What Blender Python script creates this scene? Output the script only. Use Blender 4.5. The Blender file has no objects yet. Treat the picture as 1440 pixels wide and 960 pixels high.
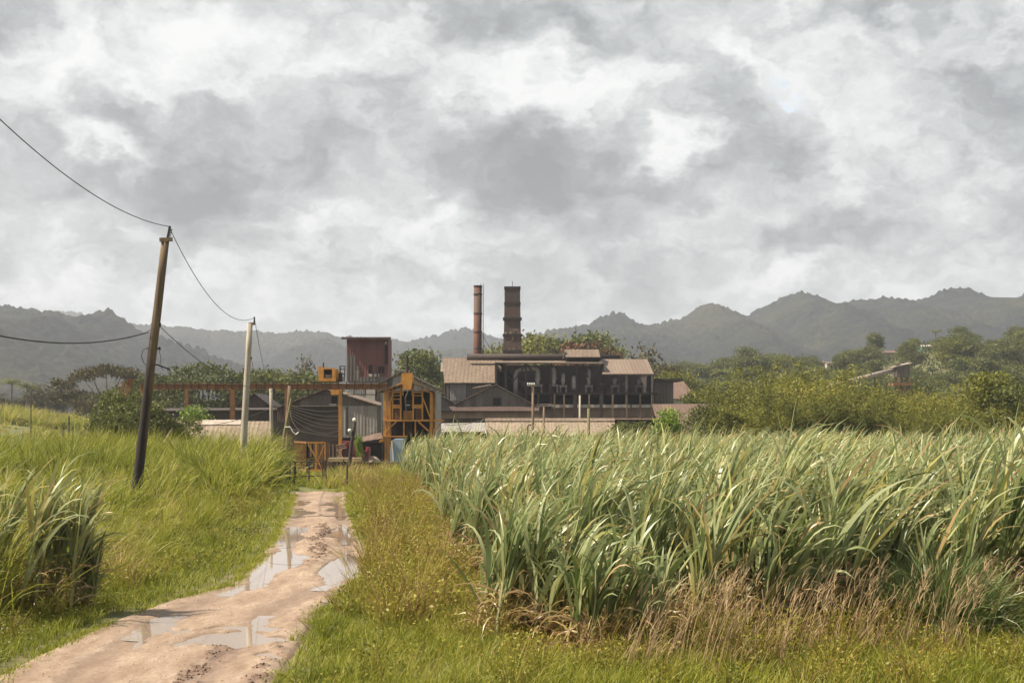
import bpy, math, random
import numpy as np
from mathutils import Vector, Matrix
# ---------------------------------------------------------------- camera, sky, sun, exposure
S = bpy.context.scene
C = S.collection
R = math.radians
F = 2000.0          # focal length in photo pixels (photo 1440 px wide)
HZ = 590.0          # photo row of the horizon
CZ = 3.6            # eye height
cam = bpy.data.cameras.new('camera'); cam_o = bpy.data.objects.new('camera', cam); C.objects.link(cam_o)
cam_o.location = (0, 0, CZ); cam_o.rotation_euler = (R(90), 0, 0)
cam.sensor_width = 36.0; cam.lens = 50.0; cam.shift_y = (HZ-480)/1440.0
cam.clip_start = 0.5; cam.clip_end = 12000
S.camera = cam_o
S.view_settings.view_transform = 'Standard'; S.view_settings.look = 'None'
S.view_settings.exposure = 1.12; S.view_settings.gamma = 1.0
S.view_settings.use_curve_mapping = False
S.cycles.use_denoising = True; S.cycles.denoising_input_passes = 'RGB_ALBEDO_NORMAL'; S.cycles.denoising_prefilter = 'ACCURATE'
S.cycles.max_bounces = 6; S.cycles.diffuse_bounces = 3; S.cycles.glossy_bounces = 2
S.cycles.transmission_bounces = 3; S.cycles.volume_bounces = 0; S.cycles.transparent_max_bounces = 6
S.cycles.use_adaptive_sampling = True; S.cycles.adaptive_threshold = 0.015
SUN_AZ, SUN_EL = -98.0, 50.0       # azimuth from +Y towards +X, elevation
w = bpy.data.worlds.new('World'); S.world = w; w.use_nodes = True
nt = w.node_tree; N = nt.nodes; L = nt.links
for n in list(N): N.remove(n)
def wn(t, **k):
    n = N.new(t)
    for a, b in k.items(): setattr(n, a, b)
    return n
out = wn('ShaderNodeOutputWorld'); bg = wn('ShaderNodeBackground'); L.new(bg.outputs[0], out.inputs[0])
bg.inputs['Strength'].default_value = 0.1
sky = wn('ShaderNodeTexSky', sky_type='NISHITA', sun_disc=False)
sky.sun_elevation = R(SUN_EL); sky.sun_rotation = R(SUN_AZ)
tc = wn('ShaderNodeTexCoord')
nrm = wn('ShaderNodeVectorMath', operation='NORMALIZE'); L.new(tc.outputs['Generated'], nrm.inputs[0])
P0 = wn('ShaderNodeVectorMath', operation='SCALE'); P0.inputs['Scale'].default_value = 20.0
L.new(nrm.outputs[0], P0.inputs[0])
def wnoise(vec, scale, detail, rough, dist=0.0, stretch=(1,1,1)):
    m = wn('ShaderNodeVectorMath', operation='MULTIPLY'); m.inputs[1].default_value = stretch; L.new(vec, m.inputs[0])
    n = wn('ShaderNodeTexNoise'); n.inputs['Scale'].default_value = scale; n.inputs['Detail'].default_value = detail
    n.inputs['Roughness'].default_value = rough; n.inputs['Distortion'].default_value = dist
    L.new(m.outputs[0], n.inputs['Vector']); return n
warp = wnoise(P0.outputs[0], 0.9, 4, 0.6, stretch=(1,1,1.5))
wsub = wn('ShaderNodeVectorMath', operation='SUBTRACT'); wsub.inputs[1].default_value = (.5,.5,.5); L.new(warp.outputs['Color'], wsub.inputs[0])
wsc = wn('ShaderNodeVectorMath', operation='SCALE'); wsc.inputs['Scale'].default_value = 1.7; L.new(wsub.outputs[0], wsc.inputs[0])
PW = wn('ShaderNodeVectorMath', operation='ADD'); L.new(P0.outputs[0], PW.inputs[0]); L.new(wsc.outputs[0], PW.inputs[1])
# cloud masses: (photo px, py, half-width, half-height, brightness)
BLOBS = [
 (775,238,175,62,-.27),(700,225,130,60,-.12),(830,262,150,34,-.10),(955,205,62,30,.34),(1065,215,100,60,-.30),(165,212,62,26,.28),
 (290,265,170,55,-.30),(230,180,90,40,-.16),(400,200,190,50,-.14),(760,115,170,50,.30),(230,70,170,70,.24),(480,60,170,50,.16),
 (60,100,110,60,.16),(740,40,150,40,-.18),(1180,330,270,28,-.20),(1330,290,120,50,.02),(1120,80,150,55,.20),
 (1230,190,130,60,.20),(1380,130,90,60,-.16),(330,345,170,26,-.16),(600,330,160,36,.12),(120,410,160,30,.14),
 (560,385,330,26,-.05),(1060,320,110,40,.14),(900,420,300,40,-.07),(30,15,120,28,-.16),(1350,8,220,22,-.18),
 (60,280,150,50,.05),(540,180,160,50,.05),(650,300,90,40,.06),(1210,255,90,30,-.05),(1130,400,170,30,.10),(1400,400,80,25,.10)]
acc = None
for (bx, by, rx, rz, amp) in BLOBS:
    d = Vector((bx-720, F, HZ-by)).normalized()*20
    ma = wn('ShaderNodeVectorMath', operation='MULTIPLY_ADD'); L.new(PW.outputs[0], ma.inputs[0])
    sc = Vector((100/rx, 0.25, 100/rz)); ma.inputs[1].default_value = sc
    ma.inputs[2].default_value = (-d.x*sc.x, -d.y*sc.y, -d.z*sc.z)
    ln = wn('ShaderNodeVectorMath', operation='LENGTH'); L.new(ma.outputs[0], ln.inputs[0])
    mr = wn('ShaderNodeMapRange', interpolation_type='SMOOTHSTEP'); L.new(ln.outputs['Value'], mr.inputs['Value'])
    mr.inputs['From Min'].default_value = 0.15; mr.inputs['From Max'].default_value = 1.45
    mr.inputs['To Min'].default_value = amp; mr.inputs['To Max'].default_value = 0
    if acc is None: acc = mr.outputs[0]
    else:
        a = wn('ShaderNodeMath', operation='ADD'); L.new(acc, a.inputs[0]); L.new(mr.outputs[0], a.inputs[1]); acc = a.outputs[0]
def madd(x, k, y):
    n = wn('ShaderNodeMath', operation='MULTIPLY_ADD'); L.new(x, n.inputs[0]); n.inputs[1].default_value = k
    if isinstance(y, (int, float)): n.inputs[2].default_value = y
    else: L.new(y, n.inputs[2])
    return n.outputs[0]
nA = wnoise(PW.outputs[0], 0.42, 7, 0.62, stretch=(1,1,1.7))
nB = wnoise(PW.outputs[0], 1.25, 7, 0.53, 0.2, stretch=(1,1,1.4))
val = madd(nA.outputs['Fac'], 0.95, 0.53-0.475)
val = madd(nB.outputs['Fac'], 0.88, val); val = madd(acc, 1.30, val)
vo = wn('ShaderNodeTexVoronoi', feature='SMOOTH_F1'); vo.inputs['Scale'].default_value = 1.15; vo.inputs['Smoothness'].default_value = .35; vo.inputs['Detail'].default_value = 3.0; vo.inputs['Roughness'].default_value = .6
vm = wn('ShaderNodeVectorMath', operation='MULTIPLY'); vm.inputs[1].default_value = (1, 1, 1.5); L.new(PW.outputs[0], vm.inputs[0]); L.new(vm.outputs[0], vo.inputs['Vector'])
val = madd(vo.outputs['Distance'], -0.20, val)
val = madd(val, 1.02, -0.165)
rp = wn('ShaderNodeValToRGB'); L.new(val, rp.inputs[0])
K = 1.0
cr = rp.color_ramp; cr.interpolation = 'B_SPLINE'
cr.elements[0].position = 0.02; cr.elements[0].color = (.235,.249,.257,1)
cr.elements[1].position = 0.98; cr.elements[1].color = (.80,.81,.80,1)
for p, c in ((.25,(.315,.333,.340)),(.45,(.42,.44,.446)),(.62,(.535,.555,.557)),(.78,(.67,.687,.684))):
    e = cr.elements.new(p); e.color = (*c, 1)
cs = wn('ShaderNodeVectorMath', operation='SCALE'); cs.inputs['Scale'].default_value = 5.5; L.new(rp.outputs[0], cs.inputs[0])
# small gaps of blue
gap = wnoise(PW.outputs[0], 0.8, 6, 0.6, stretch=(1,1,2.0))
gd = Vector((1105-720, F, HZ-130)).normalized()*20
gm = wn('ShaderNodeVectorMath', operation='MULTIPLY_ADD'); L.new(PW.outputs[0], gm.inputs[0])
gm.inputs[1].default_value = (3.4, .25, 9.0); gm.inputs[2].default_value = (-gd.x*3.4, -gd.y*.25, -gd.z*9.0)
gl = wn('ShaderNodeVectorMath', operation='LENGTH'); L.new(gm.outputs[0], gl.inputs[0])
gr = wn('ShaderNodeMapRange', interpolation_type='SMOOTHSTEP'); L.new(gl.outputs['Value'], gr.inputs['Value'])
gr.inputs['From Min'].default_value = 0.0; gr.inputs['From Max'].default_value = 1.1; gr.inputs['To Min'].default_value = .22; gr.inputs['To Max'].default_value = 0
skm = wn('ShaderNodeVectorMath', operation='MULTIPLY'); L.new(sky.outputs[0], skm.inputs[0]); skm.inputs[1].default_value = (1.5,1.5,1.5)
mx = wn('ShaderNodeMix', data_type='RGBA'); L.new(gr.outputs[0], mx.inputs['Factor'])
L.new(cs.outputs[0], mx.inputs[6]); L.new(skm.outputs[0], mx.inputs[7]); L.new(mx.outputs[2], bg.inputs['Color'])
w.cycles.sampling_method = 'MANUAL'; w.cycles.sample_map_resolution = 512

sun = bpy.data.lights.new('sun', 'SUN'); sun_o = bpy.data.objects.new('sun', sun); C.objects.link(sun_o)
sun.energy = 5.0; sun.angle = R(0.8); sun.color = (1.0, 0.87, 0.69)
sv = Vector((math.sin(R(SUN_AZ))*math.cos(R(SUN_EL)), math.cos(R(SUN_AZ))*math.cos(R(SUN_EL)), math.sin(R(SUN_EL))))
sun_o.rotation_euler = sv.to_track_quat('Z', 'Y').to_euler(); sun_o.location = (-60, 0, 80)
# ---------------------------------------------------------------- helpers
def X(px, D): return (px-720)/F*D
def Z(py, D): return CZ-(py-HZ)/F*D
def YG(py): return CZ*F/(py-HZ)              # distance of flat ground seen at this row
def sst(a, b, v):
    t = np.clip((np.asarray(v, float)-a)/(b-a), 0, 1); return t*t*(3-2*t)
def hash2(ix, iy, seed):
    h = (ix.astype(np.int64)*374761393 + iy.astype(np.int64)*668265263 + seed*1274126177) & 0x7fffffff
    h = ((h ^ (h >> 13))*1103515245) & 0x7fffffff
    return ((h ^ (h >> 16)) & 0xffff)/65535.0
def vnoise(x, y, seed=0):
    ix = np.floor(x); iy = np.floor(y); fx = x-ix; fy = y-iy
    fx = fx*fx*(3-2*fx); fy = fy*fy*(3-2*fy)
    a = hash2(ix, iy, seed); b = hash2(ix+1, iy, seed); c = hash2(ix, iy+1, seed); d = hash2(ix+1, iy+1, seed)
    return (a*(1-fx)+b*fx)*(1-fy)+(c*(1-fx)+d*fx)*fy
def fbm(x, y, seed=0, o=4):
    s = 0; a = .5
    for k in range(o):
        s = s+a*vnoise(x*2**k, y*2**k, seed+k*17); a *= .5
    return s
def worley(x, y, seed=0):                     # distance to the nearest jittered point
    ix = np.floor(x); iy = np.floor(y); m = np.full(np.shape(x), 9.0)
    for dx in (-1, 0, 1):
        for dy in (-1, 0, 1):
            cx = ix+dx; cy = iy+dy
            px = cx+.15+.7*hash2(cx, cy, seed); py = cy+.15+.7*hash2(cx, cy, seed+5)
            m = np.minimum(m, (px-x)**2+(py-y)**2)
    return np.sqrt(m)
HILL_X = [-400, -150, -50, 45, 70, 108, 132, 147, 180, 255, 400, 900]
HILL_Z = [0, 1, 5, 11, 14, 20, 27, 32, 29, 28, 24, 12]
def G(x, y):                                  # terrain height
    x = np.asarray(x, float); y = np.asarray(y, float)
    z = -0.12 - 2.5*sst(88, 165, y)
    z = z + 8.6*np.exp(-.5*((x+118)/40)**2-.5*((y-265)/70)**2)
    z = z + sst(270, 520, y)*(1-sst(600, 900, y))*np.interp(x*500/np.maximum(y, 200), HILL_X, HILL_Z)
    z = z + ROADCUT(x, y)
    z = z + .25*(fbm(x*.08, y*.08, 3, 3)-.45)*sst(60, 120, y)
    return z
def edge(K_):
    Y = YG(K_[:,0]); x = (K_[:,1]-720)/F*Y; o = np.argsort(Y); return Y[o], x[o]
LK = np.array([(1010,-70),(960,2),(949,0),(930,37),(900,101),(877,150),(859,195),(844,240),(832,285),(821,326),(802,342),(776,372),(750,388),(727,401),(701,412),(692,416),(688,419)], float)
RK = np.array([(1010,378),(960,385),(937,394),(911,412),(885,428),(859,446),(840,470),(829,482),(821,500),(810,514),(780,520),(765,514),(750,504),(727,495),(705,488),(692,486),(688,484)], float)
LY, LX = edge(LK); RY, RX = edge(RK)
def roadL(y): return np.where(y < LY[0], LX[0]+(y-LY[0])*.02, np.interp(y, LY, LX))
def roadR(y): return np.where(y < RY[0], RX[0]+(y-RY[0])*.02, np.interp(y, RY, RX))
def ROADCUT(x, y):                            # the bed under the dirt road lies a little lower
    s = (x-roadL(y))/(roadR(y)-roadL(y)); return .09-.13*sst(.02, .14, s)*(1-sst(.86, .98, s))*(y < 74)
def g1(x, y): return float(G(x, y))
def raw_mesh(name, V, Fc, k=4):
    me = bpy.data.meshes.new(name); V = np.asarray(V, np.float32); Fc = np.asarray(Fc, np.int32)
    me.vertices.add(len(V)); me.vertices.foreach_set('co', V.ravel())
    me.loops.add(Fc.size); me.loops.foreach_set('vertex_index', Fc.ravel())
    me.polygons.add(len(Fc)); me.polygons.foreach_set('loop_start', np.arange(0, Fc.size, k, dtype=np.int32))
    me.polygons.foreach_set('loop_total', np.full(len(Fc), k, np.int32))
    me.update(calc_edges=True); return me
def set_tint(me, t):
    a = me.attributes.new('tint', 'FLOAT', 'POINT'); a.data.foreach_set('value', np.asarray(t, np.float32))
def link(name, me, mat=None, parent=None, loc=None, smooth=False):
    if mat is not None and len(me.materials) == 0: me.materials.append(mat)
    if smooth: me.polygons.foreach_set('use_smooth', [True]*len(me.polygons))
    o = bpy.data.objects.new(name, me); C.objects.link(o)
    if parent is not None: o.parent = parent
    if loc is not None: o.location = loc
    return o
def tag(o, label=None, cat=None, group=None, kind=None):
    if label: o['label'] = label
    if cat: o['category'] = cat
    if group: o['group'] = group
    if kind: o['kind'] = kind
    return o
def thing(name, label, cat, loc=(0,0,0), group=None, rz=0):
    o = bpy.data.objects.new(name, None); C.objects.link(o); o.location = loc; o.rotation_euler = (0,0,rz)
    o.empty_display_size = .3
    return tag(o, label, cat, group)
class MB:
    def __init__(s): s.v = []; s.f = []
    def add(s, vs, fs):
        b = len(s.v); s.v += [tuple(v) for v in vs]; s.f += [tuple(i+b for i in f) for f in fs]; return s
    def box(s, x0, x1, y0, y1, z0, z1):
        return s.add([(x0,y0,z0),(x1,y0,z0),(x1,y1,z0),(x0,y1,z0),(x0,y0,z1),(x1,y0,z1),(x1,y1,z1),(x0,y1,z1)],
            [(0,3,2,1),(4,5,6,7),(0,1,5,4),(1,2,6,5),(2,3,7,6),(3,0,4,7)])
    def bar(s, p, q, wd=.1, dp=None):
        p = Vector(p); q = Vector(q); dp = dp or wd; d = (q-p).normalized()
        a = d.cross(Vector((0,1,0)))
        if a.length < .1: a = d.cross(Vector((1,0,0)))
        a.normalize(); b = d.cross(a).normalized(); a = a*wd/2; b = b*dp/2
        vs = [p-a-b, p+a-b, p+a+b, p-a+b, q-a-b, q+a-b, q+a+b, q-a+b]
        return s.add(vs, [(0,3,2,1),(4,5,6,7),(0,1,5,4),(1,2,6,5),(2,3,7,6),(3,0,4,7)])
    def tube(s, pts, rad, n=8, cap=True):
        pts = [Vector(p) for p in pts]
        if not hasattr(rad, '__len__'): rad = [rad]*len(pts)
        vs = []; fs = []; up = None
        for i, p in enumerate(pts):
            d = (pts[min(i+1, len(pts)-1)]-pts[max(i-1, 0)]).normalized()
            if up is None: up = Vector((0,1,0)) if abs(d.y) < .9 else Vector((1,0,0))
            a = (up-d*up.dot(d)).normalized(); b = d.cross(a); up = a
            for k in range(n):
                t = 2*math.pi*k/n; vs.append(p+(a*math.cos(t)+b*math.sin(t))*rad[i])
        for i in range(len(pts)-1):
            for k in range(n):
                fs.append((i*n+k, i*n+(k+1) % n, (i+1)*n+(k+1) % n, (i+1)*n+k))
        if cap: fs.append(tuple(range(n-1, -1, -1))); fs.append(tuple((len(pts)-1)*n+k for k in range(n)))
        return s.add(vs, fs)
    def slab(s, p0, p1, p2, p3, t=.08):       # a sheet with thickness below it; corners in order
        ps = [Vector(p) for p in (p0,p1,p2,p3)]; nn = (ps[1]-ps[0]).cross(ps[3]-ps[0]).normalized()
        if nn.z < 0: nn = -nn
        lo = [p-nn*t for p in ps]
        return s.add(ps+lo, [(0,1,2,3),(7,6,5,4),(0,4,5,1),(1,5,6,2),(2,6,7,3),(3,7,4,0)])
    def prism(s, poly, y0, y1):               # polygon of (x,z) given counter-clockwise, extruded y0..y1
        n = len(poly); vs = [(x,y0,z) for x,z in poly]+[(x,y1,z) for x,z in poly]
        fs = [tuple(range(n)), tuple(range(2*n-1, n-1, -1))]+[(i, i+n, (i+1)%n+n, (i+1)%n) for i in range(n)]
        return s.add(vs, fs)
    def lathe(s, c, prof, n=14):              # prof = (r,z) list
        vs = []; fs = []
        for r, z in prof:
            for k in range(n):
                t = 2*math.pi*k/n; vs.append((c[0]+r*math.cos(t), c[1]+r*math.sin(t), c[2]+z))
        for i in range(len(prof)-1):
            for k in range(n): fs.append((i*n+k, i*n+(k+1)%n, (i+1)*n+(k+1)%n, (i+1)*n+k))
        fs.append(tuple(range(n-1,-1,-1))); fs.append(tuple((len(prof)-1)*n+k for k in range(n)))
        return s.add(vs, fs)
    def build(s, name, mat, parent=None, smooth=False):
        me = bpy.data.meshes.new(name)
        off = Vector(parent.location) if parent is not None else Vector((0,0,0))
        pp = parent
        while pp is not None and pp.parent is not None: pp = pp.parent; off = off+Vector(pp.location)
        if parent is None and s.v:            # origin at the foot of the thing
            a = np.array([tuple(v) for v in s.v]); off = Vector((a[:,0].mean(), a[:,1].mean(), a[:,2].min()))
        me.from_pydata([(v[0]-off.x, v[1]-off.y, v[2]-off.z) for v in s.v], [], s.f); me.update()
        return link(name, me, mat, parent, None if parent is not None else off, smooth)
# ---------------------------------------------------------------- materials
def newmat(name):
    m = bpy.data.materials.new(name); m.use_nodes = True; t = m.node_tree
    b = t.nodes['Principled BSDF']; return m, t, b
def mnode(t, ty, ins=None, **k):
    n = t.nodes.new(ty)
    for a, b in k.items(): setattr(n, a, b)
    for i, v in (ins or {}).items():
        if hasattr(v, 'is_linked') or isinstance(v, bpy.types.NodeSocket): t.links.new(v, n.inputs[i])
        else: n.inputs[i].default_value = v
    return n
def mmath(t, op, a, b=0.0, c=None):
    n = t.nodes.new('ShaderNodeMath'); n.operation = op
    for i, v in enumerate((a, b, c)):
        if v is None: continue
        if isinstance(v, bpy.types.NodeSocket): t.links.new(v, n.inputs[i])
        else: n.inputs[i].default_value = v
    return n.outputs[0]
def ramp(t, fac, stops, interp='LINEAR'):
    n = t.nodes.new('ShaderNodeValToRGB'); t.links.new(fac, n.inputs[0]); cr = n.color_ramp; cr.interpolation = interp
    while len(cr.elements) < len(stops): cr.elements.new(.5)
    for e, (p, c) in zip(cr.elements, stops): e.position = p; e.color = (*c, 1) if len(c) == 3 else c
    return n.outputs[0]
def mixc(t, fac, a, b, mode='MIX'):
    n = t.nodes.new('ShaderNodeMix'); n.data_type = 'RGBA'; n.blend_type = mode
    for i, v in ((0, fac), (6, a), (7, b)):
        if isinstance(v, bpy.types.NodeSocket): t.links.new(v, n.inputs[i])
        elif isinstance(v, (int, float)): n.inputs[i].default_value = v
        else: n.inputs[i].default_value = (*v, 1)
    return n.outputs[2]
def noise_fac(t, scale=1, detail=4, rough=.55, stretch=(1,1,1), coord='Object', dist=0):
    tcn = t.nodes.new('ShaderNodeTexCoord')
    mp = mnode(t, 'ShaderNodeMapping', {'Vector': tcn.outputs[coord]}); mp.inputs['Scale'].default_value = stretch
    return mnode(t, 'ShaderNodeTexNoise', {'Vector': mp.outputs[0], 'Scale': scale, 'Detail': detail, 'Roughness': rough, 'Distortion': dist}).outputs['Fac']
def bump(t, b, h, strength=.5, dist=.02):
    n = mnode(t, 'ShaderNodeBump', {'Height': h, 'Strength': strength, 'Distance': dist}); t.links.new(n.outputs[0], b.inputs['Normal'])
def plain(name, c1, c2=None, scale=3, rough=.8, stretch=(1,1,1), metal=0, bmp=.3, bd=.01, lo=.35, hi=.65):
    m, t, b = newmat(name); c2 = c2 or tuple(v*.7 for v in c1)
    f = noise_fac(t, scale, 6, .6, stretch); col = ramp(t, f, [(lo, c1), (hi, c2)])
    t.links.new(col, b.inputs['Base Color']); b.inputs['Roughness'].default_value = rough; b.inputs['Metallic'].default_value = metal
    if bmp: bump(t, b, f, bmp, bd)
    return m
def sheet(name, cols, stain=(.10,.05,.03), amt=.5, period=.8, corr=.4, band=2.4, bd=.013):
    """corrugated or boarded cladding: single sheets differ in tone, streaked with rust"""
    m, t, b = newmat(name)
    tcn = t.nodes.new('ShaderNodeTexCoord'); sp = mnode(t, 'ShaderNodeSeparateXYZ', {0: tcn.outputs['Object']})
    s = sp.outputs[0]
    ix = mmath(t, 'FLOOR', mmath(t, 'DIVIDE', s, period)); iz = mmath(t, 'FLOOR', mmath(t, 'DIVIDE', sp.outputs[2], band))
    wn_ = mnode(t, 'ShaderNodeTexWhiteNoise', {'W': mmath(t, 'MULTIPLY_ADD', iz, 17.3, ix)}, noise_dimensions='1D')
    n = len(cols); base = ramp(t, wn_.outputs['Value'], [(i/n, c) for i, c in enumerate(cols)], 'CONSTANT')
    big = noise_fac(t, .35, 5, .6); base = mixc(t, ramp(t, big, [(.35,(0,0,0)),(.7,(1,1,1))]), base, cols[0])
    st = noise_fac(t, 1.0, 8, .7, (2.2, 2.2, .22)); f = ramp(t, st, [(.62-.32*amt,(0,0,0)),(.86-.2*amt,(1,1,1))])
    base = mixc(t, f, base, stain)
    t.links.new(base, b.inputs['Base Color']); b.inputs['Roughness'].default_value = .75
    h = mmath(t, 'SINE', mmath(t, 'MULTIPLY', s, 2*math.pi/corr)); bump(t, b, h, .8, bd)
    return m
def leafmat(name, stops, trans=.35, rough=.5, spec=.25):
    m, t, b = newmat(name)
    a = mnode(t, 'ShaderNodeAttribute', attribute_name='tint'); col = ramp(t, a.outputs['Fac'], stops)
    t.links.new(col, b.inputs['Base Color']); b.inputs['Roughness'].default_value = rough; b.inputs['Specular IOR Level'].default_value = spec
    tr = mnode(t, 'ShaderNodeBsdfTranslucent', {'Color': col}); mx = mnode(t, 'ShaderNodeMixShader', {0: trans, 1: b.outputs[0], 2: tr.outputs[0]})
    t.links.new(mx.outputs[0], t.nodes['Material Output'].inputs['Surface'])
    return m
# ---------------------------------------------------------------- ground
def grid_mesh(name, xs, ys, zf):
    XX, YY = np.meshgrid(xs, ys); ZZ = zf(XX, YY); nx = len(xs); ny = len(ys)
    i = np.arange(nx*ny).reshape(ny, nx)
    Fc = np.stack([i[:-1,:-1], i[:-1,1:], i[1:,1:], i[1:,:-1]], -1).reshape(-1, 4)
    return raw_mesh(name, np.stack([XX, YY, ZZ], -1).reshape(-1, 3), Fc)
u = np.linspace(-1, 1, 241); xs = np.sinh(u*4.6)/np.sinh(4.6)*3600; xs = np.unique(np.concatenate([xs, np.arange(-13, 0, .18)]))
v = np.linspace(0, 1, 300); ys = -40+np.sinh(v*4.2)/np.sinh(4.2)*5200; ys = np.unique(np.concatenate([ys, np.arange(5, 76, .5)]))
m, t, b = newmat('ground_soil_and_grass')
f1 = noise_fac(t, .9, 8, .65); f2 = noise_fac(t, .05, 5, .6)
c = ramp(t, f1, [(.3,(.07,.055,.022)),(.5,(.11,.10,.03)),(.7,(.17,.12,.06))])
c2 = ramp(t, noise_fac(t, .35, 8, .7), [(.3,(.06,.07,.022)),(.5,(.09,.10,.03)),(.72,(.15,.14,.05))])
c = mixc(t, ramp(t, f2, [(.40,(0,0,0)),(.56,(1,1,1))]), c, c2)
t.links.new(c, b.inputs['Base Color']); b.inputs['Roughness'].default_value = .95; bump(t, b, f1, .6, .15)
ground = tag(link('ground', grid_mesh('ground', xs, ys, G), m, smooth=True), kind='structure')
# ---------------------------------------------------------------- hills
def hill_range(name, D, sil, Wf, Wb, seed, mat, dx=2.2, rel=.46, canopy=7.5, nf=200):
    px = np.array([p for p, _ in sil], float); pz = np.array([CZ+(HZ-y)/F*D for _, y in sil])
    xk = (px-720)/F*D
    xs = np.arange(xk.min(), xk.max(), dx)
    tt = np.concatenate([np.linspace(-1, 0, nf)**1, np.linspace(0, 1, 40)[1:]])
    ysx = np.where(tt < 0, D+tt*Wf, D+tt*Wb)
    def zf(XX, YY):
        z0 = np.interp(XX, xk, pz)
        T = np.where(YY < D, (D-YY)/Wf, (YY-D)/Wb)
        spur = fbm(XX/(Wf*.30)+YY/(Wf*1.6), YY/(Wf*.7), seed, 5)/.94-.5
        sub = fbm(XX/(Wf*.10), YY/(Wf*.25), seed+9, 4)/.94-.5
        env = np.clip(T*3.2, 0, 1)
        z = z0*np.clip(1-T**(1.15), 0, 1) + z0*env*(1-T)*(rel*1.9*spur+rel*.5*sub)
        c1 = 1-np.clip(worley(XX/(canopy*1.15), YY/(canopy*1.15), seed)*1.5, 0, 1)**2
        c2 = 1-np.clip(worley(XX/(canopy*.6), YY/(canopy*.6), seed+3)*1.5, 0, 1)**2
        tall = np.clip(fbm(XX/25, YY/25, seed+21, 3)*2.6-.55, .25, 1.2)
        z = z+(c1*canopy*.85+c2*canopy*.35)*tall*(1-.6*T)
        # keep the nearer slopes from rising above the ridge line
        cap = CZ+(z0+canopy*.3-CZ)*YY/D
        z = np.where(YY < D-Wf*.10, np.minimum(z, cap*.985), z)
        return z-2-60*sst(.93, 1.0, T)*0-4*T
    return tag(link(name, grid_mesh(name, xs, ysx, zf), mat, smooth=True), kind='structure')
m, t, b = newmat('wooded_hill')
f1 = noise_fac(t, .11, 6, .7); f2 = noise_fac(t, .006, 5, .6)
c = ramp(t, f1, [(.28,(.003,.005,.006)),(.5,(.010,.014,.013)),(.72,(.030,.034,.022))])
c2 = ramp(t, f1, [(.28,(.008,.010,.009)),(.5,(.025,.027,.017)),(.72,(.058,.056,.030))])
c = mixc(t, ramp(t, f2, [(.46,(0,0,0)),(.60,(1,1,1))]), c, c2)
t.links.new(c, b.inputs['Base Color']); b.inputs['Roughness'].default_value = 1; b.inputs['Specular IOR Level'].default_value = .05
bump(t, b, f1, 1.0, 2.5); hillm = m
hill_range('hills_right', 1900, [(690,500),(730,482),(760,472),(800,465),(830,458),(846,449),(862,444),(878,448),(890,454),(930,460),(952,450),(966,444),(980,431),(996,426),(1012,432),(1030,442),(1050,448),(1068,434),(1085,426),(1102,418),(1118,415),(1134,421),(1150,427),(1165,438),(1185,430),(1200,427),(1222,424),(1240,424),(1258,428),(1272,434),(1285,426),(1300,421),(1318,416),(1335,414),(1352,418),(1366,422),(1376,428),(1383,436),(1400,433),(1412,430),(1440,419),(1490,405),(1560,420),(1640,450),(1700,500)], 900, 500, 11, hillm)
hill_range('hills_centre', 2500, [(100,500),(160,450),(200,459),(235,461),(270,463),(300,466),(330,469),(360,467),(390,470),(410,468),(440,467),(460,469),(475,473),(500,477),(520,481),(545,478),(560,481),(575,482),(590,479),(605,475),(620,471),(640,466),(655,464),(668,468),(685,473),(700,477),(715,480),(730,483),(760,490),(800,500)], 700, 500, 31, hillm)
hill_range('foothill', 2050, [(300,520),(360,512),(385,506),(410,492),(425,484),(440,479),(455,477),(470,481),(485,489),(500,497),(520,508),(550,520),(600,530)], 500, 400, 51, hillm, rel=.2)
hill_range('foothill_behind_stacks', 1900, [(540,520),(570,505),(600,500),(630,494),(650,490),(670,492),(700,498),(740,500),(790,505),(860,515)], 450, 300, 57, hillm, rel=.2)
hill_range('hills_far_left', 3100, [(-60,460),(0,448),(40,443),(65,440),(90,439),(120,444),(150,449),(200,462),(260,480)], 500, 500, 71, hillm)
hill_range('hills_left', 1500, [(-260,470),(-160,440),(-80,430),(-30,436),(0,435),(20,434),(40,438),(60,441),(85,444),(110,445),(130,443),(142,440),(155,443),(165,449),(178,455),(190,464),(205,470),(230,478),(260,490),(300,502),(345,515),(400,535),(470,565),(540,590)], 750, 450, 91, hillm)
# ---------------------------------------------------------------- dirt road and puddles
PUD = [(330,900,78,8.0),(398,900,22,3),(345,883,62,3.6),(238,881,44,1.9),(352,823,30,2.6),(385,792,40,14),(360,806,26,6),(486,797,34,14.5),(500,806,22,8),(405,756,23,6),(414,748,14,5),
       (482,750,26,4.5),(478,744,16,2.5),(490,757,16,2),(430,719,22,2.2),(470,708,16,1.4),(428,706,10,1.2),(475,717,20,1.8),(480,725,16,1.2),(380,926,24,3.2),(423,782,20,2.6),(468,701,10,1.0)]
pw = []
for (px, py, rx, ry) in PUD:
    D = YG(py); pw.append((X(px, D), D, rx/F*D, D*D*ry/(CZ*F)))
def puddle(x, y):
    d = np.zeros(np.shape(x))
    for cx, cy, ax, ay in pw:
        q = np.sqrt(((x-cx)/ax)**2+((y-cy)/ay)**2); d = np.maximum(d, sst(1.25, .55, q) if False else 1-sst(.55, 1.3, q))
    return d
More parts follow.
